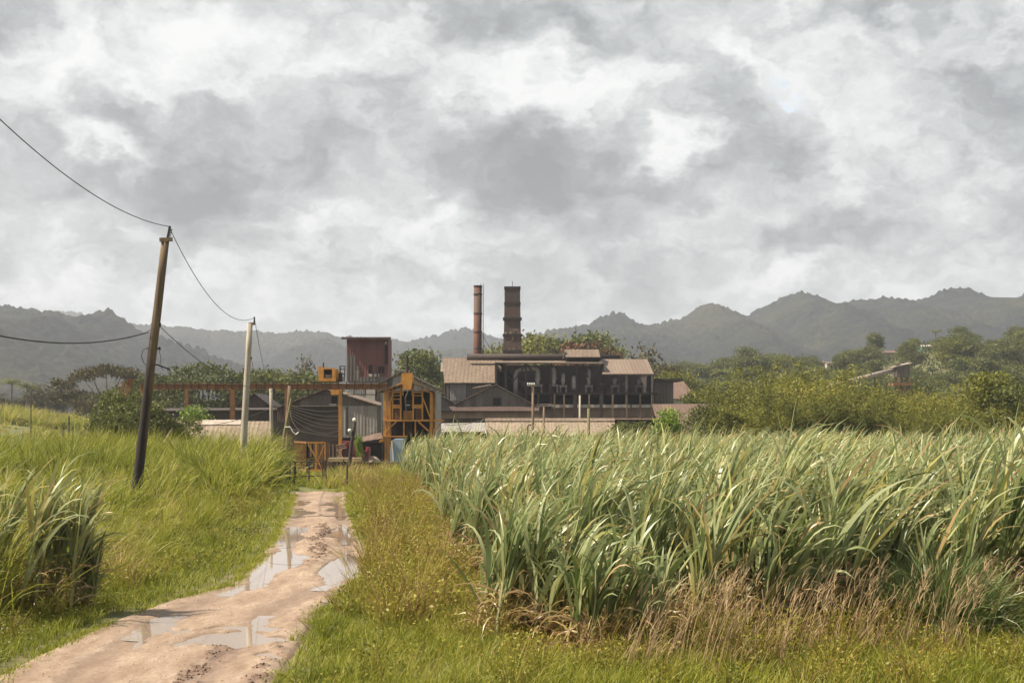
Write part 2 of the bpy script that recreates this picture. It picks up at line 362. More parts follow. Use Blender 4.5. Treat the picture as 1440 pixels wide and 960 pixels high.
def road_h(x, y):
    l = roadL(y); r = roadR(y); wd = r-l; s = (x-l)/wd
    mid = (l+r)/2
    n1 = fbm(x*1.1, y*.6, 5, 5)-.47; n2 = fbm(x*5, y*2.6, 15, 4)-.47
    rut = np.exp(-((x-mid-.85)/.33)**2)+np.exp(-((x-mid+.85)/.33)**2)
    ridge = np.exp(-((x-mid-.1-.5*(fbm(y*.35, y*0+.5, 45, 3)-.45))/.40)**2)*sst(33, 36, y)*(1-.62*sst(46, 50, y))*(.2+1.5*fbm(x*2.5, y*.5, 44, 4))
    nearr = np.exp(-((x-(mid+.55+.25*np.sin(y*.35)))/.30)**2)*(1-sst(22, 25.5, y))*(.3+1.2*fbm(x*3, y*1.3, 47, 4))
    edger = np.exp(-((s-.94)/.07)**2)*(.35+.9*fbm(x*1.6, y*.5, 49, 4))*(1-sst(27, 31, y)*.6)
    n3 = fbm(x*9, y*5, 65, 4)-.47
    clod = np.clip(fbm(x*7, y*3.5, 61, 4)*2.4-.75, 0, 1)
    global MUD; MUD = np.clip(ridge*1.1+nearr*1.0+edger*.9, 0, 1.3)*np.clip(clod*1.4+.25, 0, 1)
    h = .012+.035*n1+.03*n2+.02*n3-.040*rut+.060*ridge*(.3+clod)+.06*nearr*(.3+clod)+.07*edger*(clod+.15)
    p = puddle(x+.35*(fbm(x*1.8, y*.8, 81, 4)-.47), y+3.0*(fbm(x*1.6, y*.5, 83, 4)-.47)*np.clip(y/40, .3, 2))
    h = h*(1-.75*p)-.075*p
    e = 1-sst(-.10, .03, s)*(1-sst(.97, 1.10, s))
    return h-.12*e-.02*np.clip(e*3,0,1)
ry = np.concatenate([np.arange(6, 18, .25), np.arange(18, 45, .05), np.arange(45, 74, .10)])
rs = np.linspace(-.14, 1.14, 96)
SS, YY = np.meshgrid(rs, ry); XX = roadL(YY)+SS*(roadR(YY)-roadL(YY))
ZZ = road_h(XX, YY)-.25*sst(71, 73.5, YY); ii = np.arange(XX.size).reshape(XX.shape)
Fc = np.stack([ii[:-1,:-1], ii[:-1,1:], ii[1:,1:], ii[1:,:-1]], -1).reshape(-1, 4)
rme = raw_mesh('road', np.stack([XX, YY, ZZ], -1).reshape(-1, 3), Fc)
ZZ_ = road_h(XX, YY); wet = np.clip(1-(ZZ.ravel()+.012)/.028, 0, 1); set_tint(rme, np.clip(wet*.42+MUD.ravel()*.75, 0, 1))
m, t, b = newmat('pink_dirt')
a = mnode(t, 'ShaderNodeAttribute', attribute_name='tint').outputs['Fac']
f1 = noise_fac(t, 1.5, 9, .72, (1.2,.35,1)); f2 = noise_fac(t, 16, 6, .75)
c = ramp(t, f1, [(.32,(.15,.10,.07)),(.46,(.235,.175,.128)),(.58,(.31,.243,.185)),(.72,(.40,.335,.265))])
c = mixc(t, ramp(t, f2, [(.38,(.75,.75,.75)),(.58,(0,0,0))]), c, (.19,.12,.08))
c = mixc(t, ramp(t, a, [(.25,(0,0,0)),(.62,(.85,.85,.85))]), c, (.13,.078,.05))
t.links.new(c, b.inputs['Base Color'])
t.links.new(ramp(t, a, [(.2,(.9,.9,.9)),(.6,(.45,.45,.45))]), b.inputs['Roughness'])
bump(t, b, f2, .7, .03)
tag(link('road', rme, m, smooth=True), kind='structure')
m, t, b = newmat('muddy_water'); b.inputs['Base Color'].default_value = (.27,.21,.165,1); b.inputs['Roughness'].default_value = .03
b.inputs['IOR'].default_value = 1.75; b.inputs['Specular IOR Level'].default_value = .9
bump(t, b, noise_fac(t, 6, 2, .5), .03, .01); waterm = m
for i, (cx, cy, ax, ay) in enumerate(pw):
    n = 60; vs = []
    for k in range(n):
        a_ = 2*math.pi*k/n
        x_ = cx+math.cos(a_)*(ax*1.4+.3); y_ = cy+math.sin(a_)*(ay*1.4+1.3)
        vs.append((min(max(x_, float(roadL(y_))+.10), float(roadR(y_))-.06), y_, -.018+.0003*i))
    tag(MB().add(vs, [tuple(range(n))]).build('puddle', waterm), kind='structure')
# ---------------------------------------------------------------- haze
m = bpy.data.materials.new('haze_air'); m.use_nodes = True; t = m.node_tree
for n in list(t.nodes): t.nodes.remove(n)
o_ = t.nodes.new('ShaderNodeOutputMaterial'); pv = t.nodes.new('ShaderNodeVolumePrincipled')
pv.inputs['Color'].default_value = (.80,.865,1.0,1); pv.inputs['Density'].default_value = .00020; pv.inputs['Anisotropy'].default_value = .2
t.links.new(pv.outputs[0], o_.inputs['Volume'])
hz = MB().box(-3700, 3700, -60, 5300, -6, 235).build('haze', m); tag(hz, kind='stuff')

# pebbles and dark mud clods lying on the road
rq = np.random.RandomState(99)
def pebbles(n, keepf, s0, s1, nm, mt, label):
    y = 18.6+(66-18.6)*rq.random(n)**1.6; s = rq.uniform(-.02, 1.02, n); x = roadL(y)+s*(roadR(y)-roadL(y)); z = road_h(x, y); k = keepf(x, y, z) ; x, y, z = x[k], y[k], z[k]; n = len(x)
    o6 = np.array([(1,0,0),(0,1,0),(-1,0,0),(0,-1,0),(0,0,.7),(0,0,-.7)], float); sz = rq.uniform(s0, s1, n)*(.6+.4*y/30)
    P = np.stack([x, y, z], 1)[:,None,:]+(o6[None]*rq.uniform(.55, 1.2, (n,6,1)))*sz[:,None,None]
    f = np.array([(0,1,4),(1,2,4),(2,3,4),(3,0,4),(1,0,5),(2,1,5),(3,2,5),(0,3,5)]); Fc = (f[None]+np.arange(n)[:,None,None]*6).reshape(-1, 3)
    tag(link(nm, raw_mesh(nm, P.reshape(-1, 3), Fc, 3), mt), label, nm, kind='stuff')
pebbles(5200, lambda x, y, z: (z > -.005) & (rq.random(len(x)) < .15+.9*fbm(x*1.2, y*.5, 5, 3)), .006, .026, 'gravel', plain('pale_gravel', (.34,.26,.20), (.17,.12,.09), 9, .9, bmp=0), 'small pale stones scattered over the dirt road')
pebbles(26000, lambda x, y, z: (MUD > .50+.25*rq.random(len(x))), .006, .045, 'mud_clods', plain('dark_mud', (.10,.062,.042), (.17,.11,.075), 6, .8, bmp=0), 'dark clods of mud thrown up along the ruts')
# ---------------------------------------------------------------- factory materials
grey_sheet = sheet('weathered_grey_sheet', [(.10,.085,.075),(.14,.12,.105),(.085,.07,.062),(.12,.10,.085),(.17,.15,.13)], (.05,.032,.025), .5)
pale_roof = sheet('pale_roof_sheet', [(.17,.13,.095),(.20,.155,.115),(.145,.11,.08),(.18,.14,.10)], (.075,.045,.03), .85, period=1.6, corr=.5)
mid_roof = sheet('brown_grey_roof_sheet', [(.145,.11,.085),(.17,.13,.10),(.125,.09,.07),(.155,.115,.09)], (.12,.07,.045), .5, period=1.1, corr=.45)
rust_roof = sheet('rusty_roof_sheet', [(.105,.068,.050),(.125,.082,.062),(.085,.055,.04),(.12,.09,.072)], (.10,.045,.03), .6, period=1.1, corr=.45)
cream_sheet = sheet('cream_corrugated_sheet', [(.24,.19,.14),(.275,.22,.16),(.21,.165,.12)], (.11,.075,.05), .75, period=1.0, corr=.36)
white_sheet = sheet('dirty_white_sheet', [(.21,.205,.20),(.26,.25,.24),(.18,.175,.17),(.23,.22,.21)], (.13,.10,.08), .45, period=.9, corr=.3)
red_sheet = sheet('oxide_red_sheet', [(.135,.045,.038),(.15,.05,.042),(.12,.042,.036),(.145,.055,.045)], (.075,.03,.027), .5, period=.8, corr=.3)
dark_wall = sheet('blackened_sheet', [(.035,.026,.024),(.045,.032,.028),(.028,.022,.020)], (.015,.011,.010), .5, period=1.2, corr=.3)
brown_wall = sheet('dark_brown_sheet', [(.060,.036,.030),(.072,.043,.035),(.05,.032,.028)], (.028,.018,.016), .5, period=1.0, corr=.3)
soot = plain('dark_interior', (.006,.0045,.004), (.011,.008,.007), 1.5, .95)  # near-black colour paints in the dark of interiors, windows and openings
dark_iron = plain('dark_iron', (.020,.014,.012), (.042,.026,.020), 2.5, .8)
pale_iron = plain('pale_steel', (.38,.34,.30), (.22,.17,.14), 3, .6)
vat_metal = plain('dull_vat_metal', (.60,.56,.52), (.34,.30,.27), 2, .5, (1,1,.4))
kerb_white = plain('whitewashed_kerb', (.42,.40,.37), (.30,.26,.22), 1.2, .9)
concrete = plain('stained_concrete', (.27,.215,.17), (.17,.115,.08), .6, .95, (1,1,.5))
orange = plain('ochre_orange_paint', (.50,.225,.030), (.24,.10,.024), 2.2, .6, lo=.42, hi=.78)
rust_orange = plain('rusty_orange_steel', (.21,.098,.034), (.11,.050,.024), 1.8, .8, lo=.4, hi=.7)
timber = plain('weathered_timber', (.20,.145,.095), (.10,.068,.045), 3, .95, (3,3,.35), bd=.03)
mossy_timber = plain('mossy_timber', (.17,.16,.07), (.10,.085,.045), 3, .95, (3,3,.35))
grey_post = plain('grey_concrete_post', (.36,.33,.28), (.24,.21,.17), 2.5, .95, (2,2,.5))
wire_m = plain('black_cable', (.03,.025,.022), None, 3, .6, bmp=0)
pale_wire = plain('pale_cable', (.22,.18,.15), None, 3, .6, bmp=0)
porcelain = plain('white_porcelain', (.70,.70,.66), (.6,.6,.56), 4, .25, bmp=0)
def GP(px, D): return (X(px, D), D, g1(X(px, D), D))
def wallbox(mb, px0, px1, D, dep, py0, py1, t=.0):
    return mb.box(X(px0, D), X(px1, D), D, D+dep, Z(py1, D), Z(py0, D))
# ---------------------------------------------------------------- chimneys
D = 196; r_ = 5.6/F*D
t1 = thing('steel_chimney', 'tall slim rust-red round steel smokestack, the thinner of the two stacks', 'chimney', (X(672, D), D, -2.6))
m, t, b = newmat('rust_streaked_stack')
tcn = t.nodes.new('ShaderNodeTexCoord'); sz = mnode(t, 'ShaderNodeSeparateXYZ', {0: tcn.outputs['Object']}).outputs[2]
nn = noise_fac(t, .5, 6, .7, (1,1,.5)); zz = mmath(t, 'ADD', sz, mmath(t, 'MULTIPLY', nn, 1.6))
c = ramp(t, mmath(t, 'DIVIDE', zz, 26), [(0,(.05,.018,.014)),(.60,(.06,.02,.015)),(.63,(.085,.030,.017)),(.72,(.11,.040,.021)),(.80,(.095,.037,.021)),(.835,(.09,.032,.019)),(.845,(.075,.048,.033)),(.95,(.062,.034,.024)),(.97,(.09,.03,.016))])
f = noise_fac(t, 1.6, 8, .7, (1,1,.35)); c = mixc(t, ramp(t, f, [(.45,(0,0,0)),(.7,(.8,.8,.8))]), c, (.06,.03,.022))
t.links.new(c, b.inputs['Base Color']); b.inputs['Roughness'].default_value = .8; bump(t, b, f, .5, .05)
zt = Z(402, D)
MB().tube([(X(672.5, D), D, -2.6), (X(671.5, D), D, Z(500, D)), (X(672, D), D, zt)], [r_*1.05, r_*1.02, r_], 20).build('stack', m, t1, True)
mb = MB()
for py in (402.6, 414, 441, 467, 490): mb = MB(); mb.lathe((X(672, D), D, Z(py, D)), [(r_*1.0, -.12), (r_*1.1, -.1), (r_*1.1, .1), (r_*1.0, .12)], 20).build('ring', dark_iron, t1)
mb = MB(); lx = X(672, D)+r_*.75; ly = D-r_*.8
mb.bar((lx, ly, Z(500, D)), (lx, ly, Z(399, D)), .07); mb.bar((lx+.35, ly, Z(500, D)), (lx+.35, ly, Z(399, D)), .07)
for k in range(34): zq = Z(500, D)+k*(Z(400, D)-Z(500, D))/34; mb.bar((lx, ly, zq), (lx+.35, ly, zq), .05)
mb.build('ladder', dark_iron, t1)
D = 205; t1 = thing('brick_chimney', 'broad square tapering brown brick chimney with iron bands, right of the slim stack', 'chimney', (X(720.5, D), D, -2.6))
m, t, b = newmat('sooty_brick')
tcn = t.nodes.new('ShaderNodeTexCoord'); sp = mnode(t, 'ShaderNodeSeparateXYZ', {0: tcn.outputs['Object']})
cb = mnode(t, 'ShaderNodeCombineXYZ', {0: mmath(t, 'ADD', sp.outputs[0], sp.outputs[1]), 1: sp.outputs[2]})
bk = mnode(t, 'ShaderNodeTexBrick', {'Vector': cb.outputs[0], 'Color1': (.088,.052,.037,1), 'Color2': (.12,.070,.050,1), 'Mortar': (.11,.085,.065,1), 'Scale': 2.6, 'Mortar Size': .02})
nn = noise_fac(t, .45, 6, .65)
sootf = ramp(t, mmath(t, 'ADD', mmath(t, 'DIVIDE', sp.outputs[2], 26), mmath(t, 'MULTIPLY', mmath(t, 'SUBTRACT', nn, .5), .25)), [(.45,(0,0,0)),(.72,(.45,.45,.45)),(.83,(.55,.55,.55)),(.87,(.9,.9,.9))])
c = mixc(t, sootf, bk.outputs['Color'], (.06,.042,.038))
pf = mmath(t, 'MULTIPLY', ramp(t, noise_fac(t, 1.9, 5, .7), [(.56,(0,0,0)),(.62,(1,1,1))]), ramp(t, mmath(t, 'DIVIDE', sp.outputs[2], 26), [(.60,(0,0,0)),(.64,(1,1,1)),(.72,(1,1,1)),(.76,(0,0,0))]))
c = mixc(t, mmath(t, 'MULTIPLY', pf, .75), c, (.36,.29,.22))
t.links.new(c, b.inputs['Base Color']); b.inputs['Roughness'].default_value = .95; bump(t, b, bk.outputs['Fac'], .4, -.03)
zt = Z(404, D); cx = X(720.5, D)
prof = [(-2.6, 12.9), (Z(490, D), 12.7), (Z(472, D), 12.3), (Z(471, D), 11.9), (Z(427, D), 11.1), (Z(426, D), 10.9), (zt, 11.0)]
mb = MB(); vs = []; fs = []
for zq, h in prof:
    h = h/F*D; vs += [(cx-h, D-h, zq), (cx+h, D-h, zq), (cx+h, D+h, zq), (cx-h, D+h, zq)]
for i in range(len(prof)-1):
    for k in range(4): fs.append((i*4+k, i*4+(k+1)%4, i*4+4+(k+1)%4, i*4+4+k))
n_ = len(prof)*4; fs.append((n_-4, n_-3, n_-2, n_-1)); mb.add(vs, fs).build('shaft', m, t1)
for py, h in ((494, 13.3), (471.5, 13.5), (448.5, 13.2), (427, 11.6), (405.2, 11.5)):
    h = h/F*D; a_ = h; mb = MB(); q = .16
    mb.box(cx-a_, cx+a_, D-a_, D-a_+.2, Z(py, D)-q, Z(py, D)+q).box(cx-a_, cx+a_, D+a_-.2, D+a_, Z(py, D)-q, Z(py, D)+q)
    mb.box(cx-a_, cx-a_+.2, D-a_+.2, D+a_-.2, Z(py, D)-q, Z(py, D)+q).box(cx+a_-.2, cx+a_, D-a_+.2, D+a_-.2, Z(py, D)-q, Z(py, D)+q).build('iron_band', dark_iron, t1)
MB().tube([(cx, D, zt), (cx, D, zt+.9)], .04, 5).build('lightning_rod', dark_iron, t1)
# ---------------------------------------------------------------- main mill, left wing
def opening(mb, px0, px1, py0, py1, D): return mb.box(X(px0, D), X(px1, D), D-.02, D+.25, Z(py1, D), Z(py0, D))
D = 185; D2 = 200
t1 = thing('mill_wing', 'left wing of the mill under a big pale corrugated roof, beside the open vat hall', 'factory building', (X(660, D), D, -2.6))
zr = Z(503, 195); ze = Z(537, D)
MB().slab((X(624.5, D-.6), D-.6, ze-.1), (X(700.5, D-.6), D-.6, ze-.1), (X(697.5, D)+1.0, 195, zr), (X(621.5, D)-0.4, 195, zr), .12).build('roof', pale_roof, t1)
MB().slab((X(621.6, D)-.35, 195, zr+.03), (X(697.5, D)+.95, 195, zr+.03), (X(697.5, D)+1, 206, ze), (X(621.6, D)-.4, 206, ze), .12).build('back_roof', pale_roof, t1)
MB().slab((X(621.8, 190)-.2, 189.6, Z(519, 189.6)-.3), (X(633.5, 190), 189.6, Z(519, 189.6)-.3), (X(629, 193.5), 193.4, zr-.72), (X(622, 193.4)-.1, 193.4, zr-.72), .05).build('roof_patch', cream_sheet, t1)
MB().box(X(627, D), X(700, D), D, D+.2, -2.6, ze-.15).build('front_wall', grey_sheet, t1)
MB().box(X(633, D), X(655, D), D-.05, D-.003, Z(563, D), Z(539.6, D)).build('wall_patch', white_sheet, t1)
xg = X(626.3, D)-.2; MB().add([(xg, D, -2.6), (xg, 206, -2.6), (xg, 206, ze-.2), (xg, 195, zr-.2), (xg, D, ze-.2), (xg+.15, D, -2.6), (xg+.15, 206, -2.6), (xg+.15, 206, ze-.2), (xg+.15, 195, zr-.2), (xg+.15, D, ze-.2)],
    [(0,4,3,2,1), (5,6,7,8,9), (0,5,9,4), (4,9,8,3), (3,8,7,2), (1,2,7,6), (0,1,6,5)]).build('gable_wall', rust_roof, t1)
# ---------------------------------------------------------------- open vat hall
D = 182; zd = Z(553, D); zk = Z(571, D); gz = -2.6
t1 = thing('vat_hall', 'long open-fronted black mill hall with a gallery of vats under a low-pitched roof', 'factory building', (X(805, D), D, gz))
MB().slab((X(696, D-.8), D-.8, Z(509.5, D)), (X(848, D-.8), D-.8, Z(510.5, D)), (X(848, D)+.8, 197, Z(504, D)+.35), (X(696, D)+.2, 197, Z(504, D)+.35), .14).build('roof', pale_roof, t1)
MB().slab((X(847, D-1.5), D-1.5, Z(525.5, D-1.5)), (X(919.5, D-1.5), D-1.5, Z(525.5, D-1.5)), (X(910, 190), 190, Z(504.8, 190)), (X(845, 190), 190, Z(504.8, 190)), .14).build('side_roof', mid_roof, t1)
MB().tube([(X(657, 193), 192, Z(502.3, 193)), (X(760, 193), 192, Z(502.6, 193)), (X(871, 193), 192, Z(503.5, 193))], .45, 10).build('ridge_duct', dark_iron, t1, True)
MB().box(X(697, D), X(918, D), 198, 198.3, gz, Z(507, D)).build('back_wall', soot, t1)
MB().box(X(918, D), X(919.5, D), D, 198, gz, Z(526, D)).build('end_wall', dark_wall, t1)
MB().box(X(696, D), X(697.4, D), D, 198, zk, Z(511, D)).build('partition', grey_sheet, t1)
MB().box(X(700, D), X(918, D), D+.2, 198, zd-.2, zd).build('gallery_floor', dark_iron, t1)
mb = MB()
mb.box(X(757, D), X(925, D), D-.3, D+.0, Z(554.3, D), Z(551.8, D)); mb.box(X(757, D), X(925, D), D-.25, D-.15, Z(546.4, D), Z(545.9, D)); 
for px in np.arange(760, 922, 5.5): mb.box(X(px, D), X(px, D)+.06, D-.23, D-.17, Z(552, D), Z(546, D))
mb.build('gallery_rail', dark_iron, t1)
mb = MB(); 
for px in (697.5, 711, 739.5, 775, 811, 847.5, 881, 917):
    ym = 511 if px < 848 else 526
    mb = MB(); mb.box(X(px, D)-.13, X(px, D)+.13, D-.1, D+.15, Z(569, D), Z(ym, D)); mb.build('column', pale_iron if px in (881, 917) else dark_iron, t1)
for (a_, b_, c_, d_) in ((698, 513, 721, 535), (812, 513, 828, 530), (847, 512, 830, 534), (740, 512, 722, 536), (740, 512, 752, 526)):
    MB().bar((X(a_, D), D+.3, Z(b_, D)), (X(c_, D), D+.3, Z(d_, D)), .16).build('brace', dark_iron, t1)
mb = MB(); 
for px in (757, 779.5, 793, 808, 815, 828, 845, 861, 881, 899.5, 917):
    tk = .10 if px not in (808, 845) else .2
    MB().box(X(px, D)-tk, X(px, D)+tk, D-.9, D-.7, Z(591, D) if px > 760 else Z(571, D), Z(554.4, D)).build('post', dark_iron if px in (808, 845, 757) else timber, t1)
for a_, b_ in ((775, 806), (812, 844), (847.5, 886), (888, 917)):
    MB().box(X(a_, D), X(b_, D), D-.6, D-.1, Z(573.2, D), Z(568.6, D)).build('kerb', kerb_white, t1)
MB().box(X(755, D), X(919, D), D, D+.4, Z(587, D), Z(573.2, D)).build('lower_wall', concrete, t1)
MB().box(X(755, D), X(919, D), D+.0, D+.4, gz, Z(587.3, D)).build('base_wall', brown_wall, t1)
MB().slab((X(860, D-1.6), D-1.6, Z(589.4, D)), (X(920, D-1.6), D-1.6, Z(589.4, D)), (X(920, D), D-.05, Z(586.5, D)), (X(860, D), D-.05, Z(586.5, D)), .08).build('lower_eave', rust_roof, t1)
MB().slab((X(755, D-1.2), D-1.2, Z(571.5, D)), (X(776, D-1.2), D-1.2, Z(571.5, D)), (X(776, D), D-.1, Z(567, D)), (X(755, D), D-.1, Z(567, D)), .08).build('small_canopy', dark_iron, t1)
MB().box(X(870, D), X(883, D), D-.06, D-.003, Z(601, D), Z(593, D)).build('wall_patch', white_sheet, t1)
for px in (727, 758, 766, 838, 852, 870, 889, 906):
    mb = MB(); mb.box(X(px, D), X(px+4+(px*7 % 5), D), 190, 190.4, zd, zd+.8+(px*13 % 7)*.2); mb.build('machine_block', dark_iron, t1)
for px, w_ in ((735, 12), (848, 6), (880, 7), (778, 4)):
    MB().box(X(px, D), X(px+w_, D), 188, 188.12, zd+1.2, zd+1.5).build('control_panel', pale_iron, t1)
# vats standing on the gallery, each with a stand
t2g = 'vats on the mill gallery'
def vat(px, ptop, pbot, wd, label, shape=0, mat_=None):
    D_ = 184.5; x = X(px, D_); t_ = thing('vat', label, 'vat', (x, D_, zd), t2g); z0 = Z(pbot, D_); h = Z(ptop, D_)-z0; r = wd/2/F*D_
    if shape == 0: prof = [(r*.35, 0), (r*.8, h*.08), (r*.8, h*.28), (r*1.05, h*.32), (r*1.05, h*.36), (r*.85, h*.4), (r*.9, h*.75), (r*.7, h*.88), (r*.3, h*.95), (r*.28, h)]
    elif shape == 1: prof = [(r*.5, 0), (r, h*.08), (r, h*.9), (r*.6, h*.97), (r*.2, h)]
    else: prof = [(r*.4, 0), (r*.7, h*.15), (r*.7, h*.45), (r*1.1, h*.5), (r*1.1, h*.6), (r*.6, h*.72), (r*.45, h)]
    MB().lathe((x, D_, z0), prof, 14).build('tank', mat_ or vat_metal, t_, True)
    if shape != 1:
        s_ = r*1.35
        mb = MB(); mb.box(x-s_-.12, x+s_+.12, D_-s_, D_+s_, z0-.28, z0-.02); mb.build('stand_top', pale_iron, t_)
        for sx in (-1, 1):
            for sy in (-1, 1): MB().box(x+sx*s_-.09, x+sx*s_+.09, D_+sy*s_*.9-.09, D_+sy*s_*.9+.09, zd, z0-.29).build('leg', pale_iron, t_)
    return t_
vat(756, 519, 540, 8, 'widest light grey vat on the gallery, leftmost, fed by a bent duct')
vat(779, 515, 540, 7, 'tall pale vat on the gallery, just right of the bent duct vat')
vat(792, 524, 541, 6, 'short pale pear-shaped vat between the tall vat and the plain cylinder')
vat(807, 528, 548, 6.5, 'plain pale cylindrical tank without a stand on the gallery', 1)
vat(828, 518, 541, 6, 'tall slim vat on a stand, last one left of the hall partition post')
vat(865, 529, 541, 7, 'darker squat vat on a stand in the right bay, near its left side', 2)
vat(899, 529, 541, 7, 'darker squat vat on a stand at the far right end of the gallery', 2)
D_ = 184.2; tt_ = thing('bent_duct', 'thick grey duct bending over in an upside-down U inside the open hall', 'duct', (X(725, D_), D_, zd))
MB().tube([(X(725, D_), D_, zd), (X(725, D_), D_, Z(527, D_)), (X(726.5, D_), D_, Z(522, D_)), (X(731, D_), D_, Z(519.5, D_)), (X(750, D_), D_, Z(518, D_)), (X(755, D_), D_, Z(519, D_)), (X(756.5, D_), D_, Z(522.5, D_))], .3, 10).build('pipe', vat_metal, tt_, True)
# roof monitor
D = 186; t1 = thing('roof_monitor', 'small gabled roof lantern with a pale roof on top of the mill ridge', 'roof lantern', (X(818, D), D, Z(508, D)))
zb = Z(502, D); zr = Z(491.3, D+2.2)
MB().slab((X(796, D-.6), D-.6, zb), (X(844, D-.6), D-.6, zb), (X(843, D+2.2)-.1, D+2.2, zr), (X(793.5, D+2.2), D+2.2, zr), .1).build('roof', pale_roof, t1)
MB().slab((X(793.5, D+2.2), D+2.2, zr+.02), (X(843, D+2.2), D+2.2, zr+.02), (X(844, D+5), D+5, zb), (X(796, D+5), D+5, zb), .1).build('back_roof', pale_roof, t1)
MB().box(X(797, D), X(843, D), D, D+4.4, Z(508, D), zb-.12).build('wall', soot, t1)
MB().prism([(X(792.6, D+.3), zb-.1), (X(797, D+.3), zb-.1), (X(794.6, D+.3), zr-.25)], D+.2, D+4.2).build('gable', dark_wall, t1)
# ---------------------------------------------------------------- gabled sheds in front
def gable_shed(name, label, D, dep, pl, pe_l, pa, pya, pr, pe_r, wmat, rmat, base=None, over=.35, front=None):
    """gable end facing the camera: left eave (pl,pe_l), apex (pa,pya), right eave (pr,pe_r) in photo pixels"""
    base = base if base is not None else g1(X(pa, D), D)-.1
    t_ = thing(name, label, 'shed', (X(pa, D), D, base))
    A = (X(pa, D), Z(pya, D)); Lh = (X(pl, D), Z(pe_l, D)); Rh = (X(pr, D), Z(pe_r, D))
    MB().prism([(Lh[0], base), (Rh[0], base), (Rh[0], Rh[1]-.12), (A[0], A[1]-.15), (Lh[0], Lh[1]-.12)], D, D+dep).build('wall', wmat, t_)
    def ex(P_, Q_, k): return (Q_[0]+(Q_[0]-P_[0])*k, Q_[1]+(Q_[1]-P_[1])*k)
    l2 = ex(A, Lh, .05); r2 = ex(A, Rh, .05)
    MB().slab((l2[0], D-over, l2[1]), (A[0]-.01, D-over, A[1]), (A[0]-.01, D+dep, A[1]), (l2[0], D+dep, l2[1]), .10).build('roof', rmat, t_)
    MB().slab((A[0]+.01, D-over, A[1]), (r2[0], D-over, r2[1]), (r2[0], D+dep, r2[1]), (A[0]+.01, D+dep, A[1]), .10).build('roof', rmat, t_)
    return t_
t1 = gable_shed('gabled_shed', 'dark weathered shed with one small black square window in its gable, before the vat hall', 172, 9, 641, 566.5, 697.5, 540, 757, 571, grey_sheet, mid_roof)
MB().box(X(693.8, 172), X(704.2, 172), 171.9, 172.2, Z(569.5, 172), Z(559.2, 172)).build('window', soot, t1)
MB().slab((X(617, 170.6), 170.6, Z(577.5, 170.6)), (X(758, 170.6), 170.6, Z(577.5, 170.6)), (X(758, 171.9), 171.9, Z(571.3, 171.9)), (X(617, 171.9), 171.9, Z(571.3, 171.9)), .1).build('lean_to_roof', brown_wall, t1)
MB().box(X(617, 171.2), X(757, 171.2), 171.2, 171.5, Z(588, 171.2), Z(577.9, 171.2)).build('lower_wall', concrete, t1)
MB().slab((X(664, 173), 171.6, Z(545.5, 172)), (X(690, 172), 171.6, Z(541, 172)), (X(690, 172), 175, Z(539.5, 172)), (X(672, 172), 175, Z(542.5, 172)), .08).build('raised_roof', cream_sheet, t1)
t1 = gable_shed('gabled_shed', 'dark shed half hidden behind the orange cane loader, joined to the windowed shed', 173, 8, 560, 566, 602, 547, 642.5, 567.5, grey_sheet, dark_wall)
t1 = thing('low_outbuilding', 'low shed with a dull grey roof between the cane loader and the long pale roof', 'shed', (X(650, 150), 150, -2.4))
MB().slab((X(612, 150), 150, Z(607, 150)), (X(684, 150), 150, Z(606.5, 150)), (X(682, 158), 158, Z(594, 158)), (X(614, 158), 158, Z(595, 158)), .1).build('roof', white_sheet, t1)
MB().box(X(614, 150.4), X(683, 150.4), 150.5, 158, -2.6, Z(608, 150)).build('wall', soot, t1)
# long pale roof building
D = 150; t1 = thing('long_low_building', 'long low building with a wide cream roof just beyond the cane tops', 'building', (X(775, D), D, -2.3))
zr = Z(587.6, D+6.5); MB().slab((X(682.5, D), D, Z(611.8, D)), (X(868.5, D), D, Z(611.8, D)), (X(864, D+5.4), D+5.4, Z(592.6, D+5.4)), (X(682.5, D+5.4), D+5.4, Z(592.6, D+5.4)), .1).build('roof', cream_sheet, t1)
MB().slab((X(682, D+5.2), D+5.2, Z(592.3, D+5.2)+.06), (X(864.5, D+5.2), D+5.2, Z(592.3, D+5.2)+.06), (X(864, D+6.6), D+6.6, zr), (X(682.5, D+6.6), D+6.6, zr), .08).build('ridge_cap', pale_roof, t1)
MB().box(X(684, D), X(866, D), D+.6, D+12, -2.4, Z(613.5, D)).build('wall', plain('red_brown_wall', (.12,.06,.045), (.07,.04,.03), .8), t1)
MB().slab((X(683, D+6.7), D+6.7, zr), (X(864, D+6.7), D+6.7, zr), (X(866, D+12.4), D+12.4, Z(606, D)), (X(682, D+12.4), D+12.4, Z(606, D)), .08).build('back_roof', pale_roof, t1)
for px in (760, 806, 852): MB().box(X(px, D), X(px+4, D), D+.5, D+.596, Z(640, D), Z(614, D)).build('pillar', kerb_white, t1)
